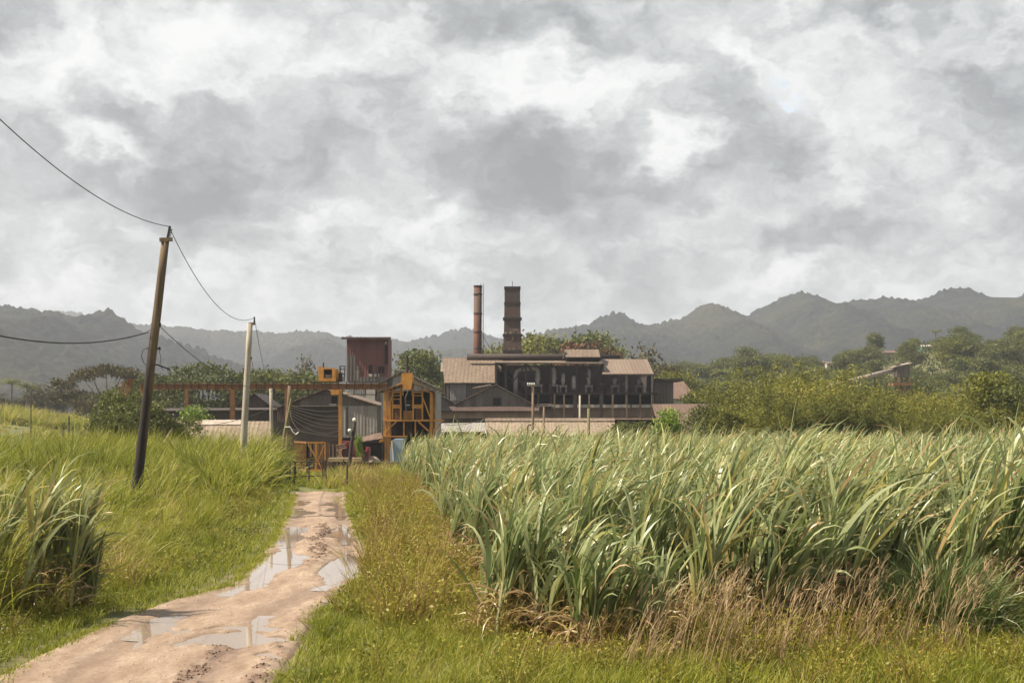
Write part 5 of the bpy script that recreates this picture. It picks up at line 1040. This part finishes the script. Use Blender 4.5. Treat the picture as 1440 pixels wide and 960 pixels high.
# sparse edge tufts creeping over the road edge and on the middle ridge
for k in range(260):
    yy = rng.uniform(19, 68); side = rng.rand() < .5; xx = (float(roadL(yy))+rng.normal(.02, .12)) if side else (float(roadR(yy))+rng.normal(-.02, .12)); n = 60
    tall_grass(F_, xx+rng.normal(0, .10, n), yy+rng.normal(0, .25, n), .16, rng, .012+.0002*yy, 3, .2, .7, .3)
kr = lambda x, y: (x > roadR(y)+.3) & view(x, y) & ~in_cane(x, y+1.0)
tussocks(F_, 420, -7, 12, 18.8, 30, kr, lambda x, y: .26+.2*fbm(x, y, 3, 2), 90, .14, .013, 4, .10, .66)
tussocks(F_, 330, -9, 2, 30, 74, kr, lambda x, y: .38+.3*fbm(x, y, 3, 2), 90, .2, .024, 4, .12, .80)
tussocks(F_, 150, 4.5, 12, 19.5, 25, kr, lambda x, y: .42+0*x, 130, .2, .014, 4, .15, .6, drop=2.2)
go = link('grass', F_.mesh('grass', grass_m)); tag(go, 'short bright grass and blades on both verges of the dirt road', 'grass', kind='stuff')
# ---- leafy weeds
F_ = Fol()
def weeds(x, y, h, rng, per, size, lo, hi, spread=.12):
    n = len(x); z = G(x, y)
    for j in range(per):
        s = rng.random(n)**.6
        p = np.stack([x+rng.normal(0, spread, n), y+rng.normal(0, spread, n), z+h*s], 1)
        V, q = leaves(p, size*rng.uniform(.6, 1.4, n), rng, .4, .6)
        F_.add(V, q, lo+(hi-lo)*np.clip(.6*rng.random(n)+.7*(fbm(x*.8, y*.5, 37, 3)-.15), 0, 1))
    m_ = rng.random(n) < .5
    V, q = ribbons(np.stack([x[m_], y[m_], z[m_]], 1), rng.uniform(0, 6.28, m_.sum()), 0.05, rng.uniform(.1, .5, m_.sum()), h[m_]*1.1, .010, 2, rng, 1, 3, .6, 1); F_.add(V, q, rng.uniform(.8, 1, m_.sum()))
rightv = lambda x, y: (x > roadR(y)+.25) & view(x, y) & ~in_cane(x, y+1.2)
x, y = scatter(rng, 2600, -6, 12, 18.8, 34, lambda x, y: rightv(x, y) & (fbm(x*.7, y*.45, 55, 3) > .36))
weeds(x, y, .12+.38*fbm(x*.6, y*.4, 38, 3)*sst(.2, 2, x-roadR(y))+.05, rng, 9, .055, .15, .82)
x, y = scatter(rng, 6500, -9, 3, 34, 75, lambda x, y: rightv(x, y))
weeds(x, y, .2+.6*fbm(x*.5, y*.3, 38, 3)*sst(.2, 2, x-roadR(y)), rng, 8, .09, .2, .95)
x, y = scatter(rng, 9000, -24, -6, 19, 48, lambda x, y: (x < roadL(y)-.4) & view(x, y) & (fbm(x*.5, y*.4, 56, 3) > .45))
weeds(x, y, .15+.5*fbm(x*.5, y*.3, 39, 3), rng, 8, .065, .05, .6)
x, y = scatter(rng, 2600, -40, -13, 80, 100, lambda x, y: (x < X(240, y)) & view(x, y))
weeds(x, y, .5+1.0*fbm(x*.3, y*.3, 40, 3), rng, 14, .20, .1, .7, .5)
def mounds(F_, n, x0, x1, y0, y1, keep, h0, h1, per, size, rad=.38, lo=.1, hi=.9, drk=.0):
    """knee-high leafy plants: leaves packed into small uneven domes with stems"""
    cx, cy = scatter(rng, n, x0, x1, y0, y1, keep); n = len(cx); h = rng.uniform(h0, h1, n); tb = np.clip(.5*rng.random(n)+1.5*(fbm(cx*.35, cy*.22, 111, 3)-.25), 0, 1); sz = rng.uniform(.7, 1.3, n)
    N_ = n*per; a = rng.uniform(0, 6.28, N_); e = np.arcsin(rng.random(N_)**.8); k = .55+.5*rng.random(N_)**.6
    R0 = np.repeat(rad*rng.uniform(.6, 1.4, n), per); H0 = np.repeat(h, per); x = np.repeat(cx, per)+R0*np.cos(a)*np.cos(e)*k; y = np.repeat(cy, per)+R0*np.sin(a)*np.cos(e)*k
    p = np.stack([x, y, G(x, y)+H0*np.sin(e)*k+.03], 1); V, q = leaves(p, size*np.repeat(sz, per)*rng.uniform(.5, 1.3, N_), rng, .5, .55)
    F_.add(V, q, lo+(hi-lo)*np.clip(np.repeat(tb, per)*.75+rng.random(N_)*.35, 0, 1))
    m_ = per//7; N2 = n*m_; a = rng.uniform(0, 6.28, N2); x = np.repeat(cx, m_)+.1*np.cos(a); y = np.repeat(cy, m_)+.1*np.sin(a)
    V, q = ribbons(np.stack([x, y, G(x, y)], 1), a, .1, rng.uniform(.3, 1.3, N2), np.repeat(h, m_)*rng.uniform(.8, 1.5, N2), .011, 3, rng, 1, 3, .6, 1); F_.add(V, q, rng.uniform(.55, 1, N2))
kr2 = lambda x, y: (x > roadR(y)+.35) & view(x, y) & ~in_cane(x, y+.8)
mounds(F_, 620, -7, 12, 18.8, 30, lambda x, y: kr2(x, y) & (fbm(x*.5, y*.3, 101, 3) > .34), .20, .62, 230, .046, .34, .05, .98)
mounds(F_, 520, -9, 3, 30, 72, kr2, .30, 1.0, 190, .062, .42, .05, .82)
mounds(F_, 620, -24, -7, 22, 66, lambda x, y: (x < roadL(y)-.9) & view(x, y) & (fbm(x*.4, y*.25, 103, 3) > .40), .3, 1.0, 170, .070, .45, .05, .68)
mounds(F_, 30, -12, -8, 21.5, 27, lambda x, y: (x < roadL(y)-.5) & view(x, y), .2, .5, 180, .06, .4, .2, .6)
wo = link('weeds', F_.mesh('weeds', weed_m)); tag(wo, 'low leafy yellow-green and brown weeds along the dirt road', 'weeds', kind='stuff')
# brown brushy zone between verge and cane
F_ = Fol()
x, y = scatter(rng, 5200, -9, 3, 23, 72, lambda x, y: ~in_cane(x, y) & in_cane(x+1.9, y+.7) & view(x, y))
weeds(x, y, .45+.95*fbm(x*.9, y*.4, 41, 3), rng, 15, .06, .30, 1.0, .16)
mounds(F_, 300, -9, 3, 24, 72, lambda x, y: ~in_cane(x, y) & in_cane(x+2.2, y+.7) & view(x, y), .6, 1.35, 200, .055, .4, .30, 1.0)
tussocks(F_, 150, -9, 3, 24, 72, lambda x, y: ~in_cane(x, y) & in_cane(x+2.0, y+.7) & view(x, y), lambda x, y: .9+0*x, 110, .22, .016, 4, .45, 1.0)
x, y = scatter(rng, 3600, -3, 12, 20.5, 25.5, lambda x, y: in_cane(x, y+1.0) & view(x, y))
weeds(x, y, .12+.45*fbm(x*.9, y*.4, 42, 3), rng, 10, .06, .45, 1.0, .13)
bo = link('dry_brush', F_.mesh('dry_brush', weed_m)); tag(bo, 'tangled brown dry brush along the edge of the sugarcane', 'brush', kind='stuff')
F_ = Fol()
mounds(F_, 420, -3, 13, 19.5, 27, lambda x, y: in_cane(x, y+1.5) & ~in_cane(x, y-1.0) & view(x, y), .3, .95, 190, .05, .34, .05, .85)
mo = link('creeping_weeds', F_.mesh('creeping_weeds', weed_m)); tag(mo, 'leafy green weeds climbing into the foot of the front cane row', 'weeds', kind='stuff')
# dry seed stalks
F_ = Fol()
x, y = scatter(rng, 5600, -1.5, 9.5, 19.6, 23.4, lambda x, y: (fbm(x*1.1, y*.8, 66, 3) > .47) & (x > .9) & (x < 8.0) & (rng.random(len(x)) < .27))
n = len(x); base = np.stack([x, y, G(x, y)], 1); yaw = rng.normal(0, .5, n); hh_ = rng.uniform(.4, 1.55, n)
th1 = rng.uniform(.3, .75, n); V, q = ribbons(base, yaw, .10, th1, hh_, .011, 4, rng, 1.0, 3, .5, 1); F_.add(V, q, rng.uniform(.2, 1, n))
top = V[:, -2:, :].mean(1)
for j in range(4):
    V, q = ribbons(top-np.stack([0*x, 0*x, rng.uniform(0, .25, n)], 1), rng.uniform(-1.5, 1.5, n), .35, rng.uniform(.6, 1.3, n), rng.uniform(.12, .28, n), .010, 2, rng, 1, 3, .5, 1); F_.add(V, q, rng.uniform(0, .6, n))
do = link('dry_seed_grass', F_.mesh('dry_seed_grass', dry_m)); tag(do, 'dry reddish-tan seed stalks leaning in the wind at the lower right', 'dry grass', kind='stuff')
# ---------------------------------------------------------------- trees
bark = plain('tree_bark', (.10,.075,.055), (.06,.045,.035), 3, .95, (2,2,.5))
tree_m = leafmat('tree_leaf', [(0,(.035,.045,.012)),(.3,(.075,.09,.022)),(.6,(.14,.155,.038)),(.85,(.21,.215,.055)),(1,(.28,.27,.08))], .34, .55, .25)
olive_m = leafmat('bamboo_leaf', [(0,(.045,.052,.010)),(.3,(.10,.11,.020)),(.6,(.19,.195,.034)),(.85,(.30,.27,.05)),(1,(.36,.25,.08))], .35, .55, .2)
lime_m = leafmat('sapling_leaf', [(0,(.05,.10,.015)),(.4,(.13,.20,.03)),(.8,(.26,.33,.05)),(1,(.36,.38,.08))], .4, .4, .35)
dusk_m = leafmat('dusky_leaf', [(0,(.038,.036,.016)),(.4,(.075,.068,.028)),(.8,(.13,.11,.05)),(1,(.19,.15,.07))], .2, .6, .15)
red_m = leafmat('red_flowering_leaf', [(0,(.04,.03,.012)),(.45,(.09,.06,.025)),(.55,(.20,.04,.02)),(1,(.30,.05,.03))], .25, .6, .2)
def crown(name, blobs, ncl, nlf, csz, lsz, seed, mat, shell=.72, up=.2, asp=.6, tr=(0, .75)):
    """leaves gathered in small clumps near the surface of overlapping lobes"""
    r_ = np.random.RandomState(seed); F2 = Fol(); vol = np.array([b[3]*b[4]+b[5]*b[3] for b in blobs]); vol = vol/vol.sum()
    for b, wv in zip(blobs, vol):
        n = max(3, int(ncl*wv)); d = r_.normal(size=(n,3)); d /= np.linalg.norm(d, axis=1)[:,None]; d[:,2] = np.where(d[:,2] < -.35, -d[:,2], d[:,2])
        rad = shell+(1.08-shell)*r_.random(n)**.8; c = np.array(b[:3])+d*rad[:,None]*np.array(b[3:6])
        ct = r_.uniform(0, .62, n)
        k = nlf; pos = (c[:,None,:]+r_.normal(0, 1, (n,k,3))*csz*np.array([1,1,.6])).reshape(-1, 3)
        V, q = leaves(pos, lsz*r_.uniform(.6, 1.4, n*k), r_, up, asp)
        F2.add(V, q, tr[0]+(tr[1]-tr[0])*(np.repeat(ct, k)+r_.uniform(0, .38, n*k)))
    return F2.mesh(name, mat)
def trunk(name, blobs, r0, base=.0, seed=0, zt=None):
    r_ = random.Random(seed); mb = MB(); low = min(b[2]-b[5]*.4 for b in blobs) if zt is None else zt
    mb.tube([(0,0,-.3), (r_.uniform(-.1,.1), 0, low*.5), (0, 0, low)], [r0*1.25, r0, r0*.8], 8)
    for b in blobs:
        p = Vector((0,0,low*.92)); q = Vector(b[:3]); mid = p.lerp(q, .5)+Vector((0,0,.1*b[5])); mb.tube([p, mid, q], [r0*.6, r0*.4, r0*.12], 6)
    me = bpy.data.meshes.new(name); me.from_pydata(mb.v, [], mb.f); me.update(); me.materials.append(bark); me.polygons.foreach_set('use_smooth', [True]*len(me.polygons)); return me
TREES = {}
def variant(key, blobs, ncl, nlf, csz, lsz, seed, mat, r0, zt=None, **kw): TREES[key] = (crown('crown', blobs, ncl, nlf, csz, lsz, seed, mat, **kw), trunk('trunk', blobs, r0, seed=seed, zt=zt))
def rblobs(seed, n, R_, H, zb, flat=.8):
    r_ = random.Random(seed); bl = []
    for k in range(n):
        a = r_.uniform(0, 6.28); rr = R_*.55*math.sqrt(r_.random()); s = r_.uniform(.38, .6)*R_
        bl.append((rr*math.cos(a), rr*math.sin(a), zb+(H-zb)*(.25+.55*r_.random())*1.0, s, s, s*flat))
    bl.append((0, 0, H-.42*R_*flat*1.2, R_*.5, R_*.5, R_*.5*flat)); return bl
# unit heights: every variant is 10 m tall
variant('round0', rblobs(1, 6, 4.4, 10, 3), 315, 20, .50, .34, 1, tree_m, .28)
variant('round1', rblobs(2, 7, 3.8, 10, 2.5), 300, 20, .50, .34, 2, tree_m, .25)
variant('round2', rblobs(3, 8, 5.0, 10, 3), 360, 20, .50, .34, 3, tree_m, .3)
variant('round3', rblobs(14, 5, 3.0, 10, 3, 1.1), 225, 20, .50, .34, 4, tree_m, .2)
variant('olive0', rblobs(5, 7, 4.6, 10, 2), 330, 20, .50, .33, 5, olive_m, .25)
variant('dusk0', rblobs(6, 7, 4.4, 10, 2.5), 150, 14, .5, .36, 6, dusk_m, .25, shell=.3)
variant('dusk1', rblobs(7, 6, 3.6, 10, 3), 130, 14, .5, .34, 7, dusk_m, .22, shell=.3)
variant('red0', rblobs(8, 6, 5.5, 10, 3, .6), 210, 15, .45, .42, 8, red_m, .25)
um = [(x_, y_, 8.6+r__, s_, s_, .75) for x_, y_, r__, s_ in ((0,0,.7,3.2),(-4.5,.5,-.3,2.8),(4.5,-.5,.1,3.0),(-8,-1,-1.3,2.4),(8.2,1,-.8,2.6),(2,3,.3,2.8),(-2,-3,.2,2.8),(-5,1,-3.0,2.6),(5.5,0,-2.9,2.4),(-9,0,-3.2,2.0))]
variant('umbrella', um, 420, 16, .42, .38, 9, dusk_m, .32, zt=4.0, shell=.4)
um2 = [(x_, y_, z_, s_, s_, s_*.42) for x_, y_, z_, s_ in ((0,0,8.0,4.2),(-5,0,7.0,3.8),(5,0,7.3,3.8),(-9,0,5.8,3.2),(9.5,0,6.2,3.4),(0,-4,6.6,4),(13,0,5.2,2.8),(-3,-3,4.8,4.5),(5,-3,4.6,4.5),(-8,-1,4.0,3),(9,-1,4.0,3.5))]
variant('raintree', um2, 760, 16, .45, .40, 10, tree_m, .5, zt=3.0, tr=(0,.55))
def bamboo_mesh(seed, mat, n=46, R_=2.2, tr=(0, 1)):
    r_ = np.random.RandomState(seed); F2 = Fol(); a = r_.uniform(0, 6.28, n); rr = R_*.35*r_.random(n)**.5; base = np.stack([rr*np.cos(a), rr*np.sin(a), 0*a], 1)
    out_ = a+r_.normal(0, .4, n); Ln = r_.uniform(7, 11.5, n)
    V, q = ribbons(base, out_, .05, r_.uniform(.5, 1.5, n), Ln, .07, 7, r_, 2.0, 3, .3, 1); ctr = V.reshape(n, 8, 2, 3).mean(2)
    for k in range(26):
        s = .22+.78*r_.random(n)**.8; i = np.minimum((s*7).astype(int), 6); f = (s*7-i)[:,None]; c = ctr[np.arange(n), i]*(1-f)+ctr[np.arange(n), i+1]*f
        m = 12; pos = (c[:,None,:]+r_.normal(0, .32, (n,m,3))+np.array([0,0,-.1])).reshape(-1, 3); V2, q2 = leaves(pos, .34*r_.uniform(.6, 1.4, n*m), r_, -.6, .28)
        ct = np.repeat(r_.uniform(0, .6, n), m); F2.add(V2, q2, tr[0]+(tr[1]-tr[0])*np.clip(ct+r_.uniform(0, .35, n*m)+.1*np.repeat(s, m), 0, 1))
    me = F2.mesh('foliage', mat); F3 = Fol(); F3.add(V, q, r_.uniform(0, 1, n)); return me, F3.mesh('culms', mat)
BAM = [bamboo_mesh(40+k, olive_m, n=[46,38,50,40][k], R_=[2.2,1.6,2.8,2][k], tr=[(0,.42),(.08,.85),(.22,1.05),(0,.62)][k]) for k in range(4)]
def place(key, x, y, h, label, group=None, name='tree', cat='tree', rz=None, sx=1, gz=None, sink=0):
    cm, tm = TREES[key] if isinstance(key, str) else key
    gz = g1(x, y) if gz is None else gz; s = h/10
    t_ = thing(name, label, cat, (x, y, gz-sink), group, random.uniform(0, 6.28) if rz is None else rz); t_.scale = (s*sx, s*sx, s)
    bamb = not isinstance(key, str); link('foliage' if bamb else 'crown', cm, None, t_); link('culms' if bamb else 'trunk', tm, None, t_); return t_
def ptree(key, px, ptop, D, label, h=None, wpx=None, **kw):
    x = X(px, D); gz = g1(x, D); top = Z(ptop, D); return place(key, x, D, top-gz, label, **kw)
random.seed(12)
# left background
def palm_mesh(seed):
    r_ = np.random.RandomState(seed); F2 = Fol(); n = 20
    yaw = np.arange(n)*2.4+r_.normal(0, .2, n); base = np.tile([0,0,8.2], (n,1)).astype(float)
    V, q = ribbons(base, yaw, r_.uniform(.2, 1.3, n), r_.uniform(1.9, 2.8, n), 3.3, .08, 6, r_, 1.1, .2, .3, 1); F2.add(V, q, r_.uniform(.4, .8, n)); ctr = V.reshape(n, 7, 2, 3).mean(2)
    for k in range(44):
        s = .1+.9*(k/44); i = min(int(s*6), 5); f = s*6-i; c = ctr[:, i]*(1-f)+ctr[:, i+1]*f; sd = 1 if k % 2 else -1
        V, q = ribbons(c, yaw+sd*1.25, np.full(n, 1.5), np.full(n, 2.5), (1.0-.6*abs(s-.4)), .09, 2, r_, 1, .3, .1, 1); F2.add(V, q, r_.uniform(.2, .9, n))
    mb = MB().tube([(0,0,-.3), (.15,0,3), (.05,0,6), (0,0,8.3)], [.24, .17, .15, .13], 8); me = bpy.data.meshes.new('trunk'); me.from_pydata(mb.v, [], mb.f); me.update(); me.materials.append(bark)
    return F2.mesh('crown', tree_m), me
TREES['palm'] = palm_mesh(3); TREES['palm1'] = palm_mesh(8)
ptree('palm', 17, 529, 310, 'wind-swept coconut palm at the far left edge', name='palm_tree', cat='palm')
ptree('palm1', 38, 535, 318, 'shorter coconut palm right of the one at the far left edge', name='palm_tree', cat='palm')
ptree('dusk0', 55, 539, 330, 'grey-brown bushy tree between the palms and the broad left tree', sx=1.2)
ptree('dusk0', 80, 535, 325, 'broad grey-brown tree left of the umbrella-shaped tree', sx=1.5)
ptree('dusk1', 5, 552, 300, 'low dusky tree cut by the left edge beside the palms', sx=1.3)
ptree('dusk1', 105, 545, 310, 'small dusky tree beneath the left tip of the umbrella-shaped tree', sx=1.2)
ptree('umbrella', 150, 515, 230, 'flat-topped umbrella-shaped tree above the rusty A-frame', sx=.75, rz=0, name='umbrella_tree')
ptree('dusk0', 135, 548, 215, 'grey-green tree under the left half of the umbrella-shaped tree', sx=1.1)
ptree('dusk1', 168, 540, 205, 'grey-green tree behind the head of the rusty A-frame', sx=1.1)
ptree('raintree', 285, 511, 200, 'huge dark spreading rain tree rising behind the gantry', sx=.95, rz=.1, name='rain_tree')
ptree('round2', 215, 538, 210, 'dark tree behind the leaning pole beside the big rain tree', sx=1.0)
ptree('round0', 345, 528, 215, 'pale green tree between the rain tree and the concrete pole', sx=.9)
ptree('round1', 372, 522, 230, 'light tree right of the concrete pole behind the gantry', sx=.9)
ptree('palm', 384, 520, 225, 'feathery palm just left of the pine-like tree behind the gantry', name='palm_tree', cat='palm')
ptree('dusk1', 432, 503, 235, 'thin dark tree with an open crown left of the crane cab', sx=.65)
ptree('round3', 438, 526, 228, 'low rounded tree beside the crane cab', sx=1.5)
ptree('round0', 455, 530, 240, 'tree hidden behind the crane cab', sx=1)
ptree('round1', 592, 495, 225, 'green tree rising between the red tower and the mill wing', sx=.9)
ptree('round0', 612, 515, 230, 'lower green tree touching the mill wing gable', sx=.7)
for i, (px, py, DD, key, sx_) in enumerate(((745, 487, 290, 'olive0', .9), (762, 478, 300, 'olive0', 1), (785, 480, 300, 'round0', 1), (806, 479, 305, 'round2', .9), (823, 474, 300, 'round1', 1), (848, 493, 290, 'olive0', .9), (870, 497, 290, 'dusk0', .9), (690, 497, 290, 'olive0', .7))):
    ptree(key, px, py, DD, ['leftmost olive tree right of the brick chimney', 'yellow-green tree behind the mill ridge beside the brick chimney', 'rounded tree behind the duct in the middle of the mill ridge', 'dark rounded tree just left of the roof lantern', 'tallest rounded tree directly behind the roof lantern', 'olive tree right of the red-flowered tree', 'dusky brown tree at the right end of the mill ridge', 'small olive tree between the two chimneys'][i], sx=sx_)
ptree('red0', 818, 484, 280, 'tree with red blossom behind the roof lantern', sx=.8, name='flowering_tree')
ptree('red0', 845, 492, 282, 'lower red-brown blossoming tree right of the roof lantern', sx=.6, name='flowering_tree')
ptree('dusk1', 912, 487, 250, 'half-bare brown tree with thin twigs above the right end of the mill', sx=.9)
ptree('dusk0', 930, 505, 255, 'dusky tree right of the half-bare one beyond the mill', sx=.8)
ptree('olive0', 958, 527, 240, 'bright olive tree above the far red-brown roof', sx=.8)
ptree('round3', 993, 548, 200, 'small dark tree right of the far red-brown roof', sx=1.2)
ptree('round0', 1008, 556, 195, 'low green tree above the rusty roofed shed', sx=1)
# bushes around the left sheds
variant('bush', rblobs(20, 6, 7.5, 10, 3, .9), 520, 18, .6, .5, 21, tree_m, .3)
variant('limebush', rblobs(22, 6, 4.5, 10, 2.0, 1.0), 190, 16, .6, .52, 23, lime_m, .2, shell=.4, asp=.5, tr=(0,1))
ptree('bush', 172, 572, 105, 'dark green leafy bush at the foot of the rusty A-frame', name='bush', cat='bush', sx=.62)
ptree('bush', 205, 585, 98, 'lower dark bush right behind the leaning pole', name='bush', cat='bush', sx=.8)
ptree('bush', 160, 597, 92, 'broad leafy bush left of the leaning pole', name='bush', cat='bush', sx=.7)
ptree('bush', 244, 602, 100, 'small green bush against the left end of the cream panels', name='bush', cat='bush', sx=.9)
ptree('limebush', 276, 575, 116, 'pale green sprouting shrub poking above the cream corrugated panels', name='bush', cat='bush', sx=.9)
ptree('limebush', 505, 614, 97, 'small grey-green shrub growing over the red machine', name='bush', cat='bush', sx=.35)
ptree('limebush', 937, 579, 92, 'bright yellow-green sapling rising above the cane before the white house', name='sapling', cat='sapling', sx=.75)
ptree('bush', 880, 608, 138, 'dark reddish bush at the right end of the long pale roof', name='bush', cat='bush', sx=1)
variant('duskbush', rblobs(31, 7, 7.5, 10, 1.5, .8), 300, 18, .7, .5, 32, dusk_m, .3, shell=.3, zt=1.5)
for i, (px, py, D) in enumerate(((-5, 560, 300), (28, 562, 330), (48, 556, 340), (70, 553, 330), (92, 552, 325), (112, 560, 300), (128, 563, 280), (150, 566, 240), (178, 562, 230))):
    ptree('duskbush', px, py, D, 'grey-brown thicket bush under the trees beyond the far left field', name='bush', cat='bush', group='thicket beyond the far left field', sx=1.1)
for px, py, D, lab in ((1058, 536, 136, 'rounded olive tree swelling out of the left part of the bamboo thicket'), (1148, 519, 152, 'tallest rounded olive tree in the bamboo thicket'), (1104, 541, 130, 'olive tree in the dip left of the tallest thicket tree'), (1208, 549, 128, 'olive tree under the conveyor in the bamboo thicket'), (1268, 553, 126, 'olive tree below the conveyor head house'), (1340, 566, 118, 'low olive tree between the two halves of the bamboo thicket')):
    ptree(BAM[1+int(px) % 2], px, py, D, lab.replace('olive tree', 'olive bamboo clump'), sx=1.35, name='bamboo_clump', cat='bamboo')
# bamboo
BL = [(1045, 548, 128), (1075, 527, 140), (1100, 540, 150), (1128, 533, 135), (1150, 517, 150), (1190, 545, 155), (1222, 550, 132), (1245, 556, 128), (1285, 545, 138), (1300, 556, 130), (1085, 562, 118), (1150, 560, 116), (1200, 562, 114), (1322, 572, 118), (1345, 566, 128), (1375, 560, 135), (1422, 572, 120), (1452, 540, 128), (1475, 555, 120), (1265, 575, 112)]
for i, (px, py, D) in enumerate(BL):
    ptree(BAM[(i*7+i//3) % 4], px, py, D, 'feathery olive bamboo clump in the long thicket behind the cane at right', name='bamboo_clump', cat='bamboo', group='bamboo thicket behind the cane', sx=1.25)
ptree('olive0', 1400, 528, 125, 'dark rounded tree standing out of the bamboo near the right edge', sx=1.0)
ptree('olive0', 1032, 572, 124, 'leafy small tree at the left end of the bamboo by the rusty roof', sx=1.0)
ptree('round1', 1418, 545, 122, 'dark green tree at the right edge beside the rounded one', sx=1.1)
ptree('bush', 1010, 590, 128, 'olive bush leaning over the rusty roofed shed', name='bush', cat='bush', sx=.8)
# hillside forest
random.seed(5); cnt = 0; kk = ['round0', 'round1', 'round2', 'round3', 'olive0', 'dusk0', 'round0', 'round2']
TOPP = [(870,516),(930,512),(1000,508),(1060,500),(1100,500),(1150,500),(1190,494),(1222,486),(1260,470),(1295,478),(1320,474),(1350,462),(1385,474),(1410,476),(1440,462),(1480,470)]
while cnt < 285:
    D = random.uniform(285, 545); px = random.uniform(868, 1475); x = X(px, D); gz = g1(x, D); h = random.uniform(8, 15)*(1.1 if D > 400 else .9)
    if D < 330 and px < 1000: continue
    lim = Z(np.interp(px, [a for a, b_ in TOPP], [b_ for a, b_ in TOPP])+random.uniform(0, 8), D)
    if gz+h > lim: h = lim-gz
    if gz+h*.35 > lim: continue
    if h < 3.2: continue
    if any(abs(px-a) < w_ and D < DD and Z(pb, D) < gz+h for a, w_, pb, DD in ((1308, 16, 493, 600), (1249, 18, 503, 600), (1161, 18, 516, 600), (1383, 6, 493, 600))): continue
    pal = random.random() < .10
    place(random.choice(['palm', 'palm1']) if pal else random.choice(kk), x, D, h, 'coconut palm among the trees of the wooded hillside at right' if pal else 'leafy tree in the wood covering the hillside at right', 'palms on the wooded hillside' if pal else 'trees of the wooded hillside', 'palm_tree' if pal else 'tree', 'palm' if pal else 'tree', sx=random.uniform(.9, 1.35)); cnt += 1
for px, py, D, key, lab in ((1228, 470, 480, 'round3', 'tall dark tree standing clear on the hill left of the brown house'), (1350, 459, 470, 'round0', 'biggest round-crowned tree on the hilltop right of the turquoise house'), (1316, 462, 500, 'palm', 'palm standing tall above the turquoise house'), (1432, 462, 470, 'round2', 'tall tree on the hilltop at the right edge'), (1054, 490, 470, 'round3', 'small dark tree poking above the wood left of the hillside')):
    ptree(key, px, py, D, lab, sx=1.1)
# scrub under the trees
F_ = Fol(); x, y = scatter(rng, 17000, 15, 220, 265, 560, lambda x, y: (x/y > .07))
z = G(x, y)
for j in range(5):
    p = np.stack([x+rng.normal(0, 1.2, len(x)), y+rng.normal(0, 1.2, len(x)), z+rng.uniform(0, 2.6, len(x))], 1); V, q = leaves(p, rng.uniform(.5, 1.0, len(x)), rng, .3, .6); F_.add(V, q, rng.uniform(0, .42, len(x)))
so = link('hillside_scrub', F_.mesh('hillside_scrub', tree_m)); tag(so, 'low scrub covering the ground of the hillside at right', 'scrub', kind='stuff')
for px, py, D, lab in ((43.5, 549, 165, 'thin tall post in the far field at the left'), (97, 585, 118, 'slim fence post in the field below the umbrella tree'), (89, 601, 112, 'short thick stake in the field, left of another like it'), (102.5, 600, 112, 'short thick stake in the field near the slim fence post')):
    x_ = X(px, D); tag(MB().tube([(x_, D, g1(x_, D)-.2), (x_, D, Z(py, D))], .09 if py > 590 else .06, 6).build('field_post', dark_iron), lab, 'post')
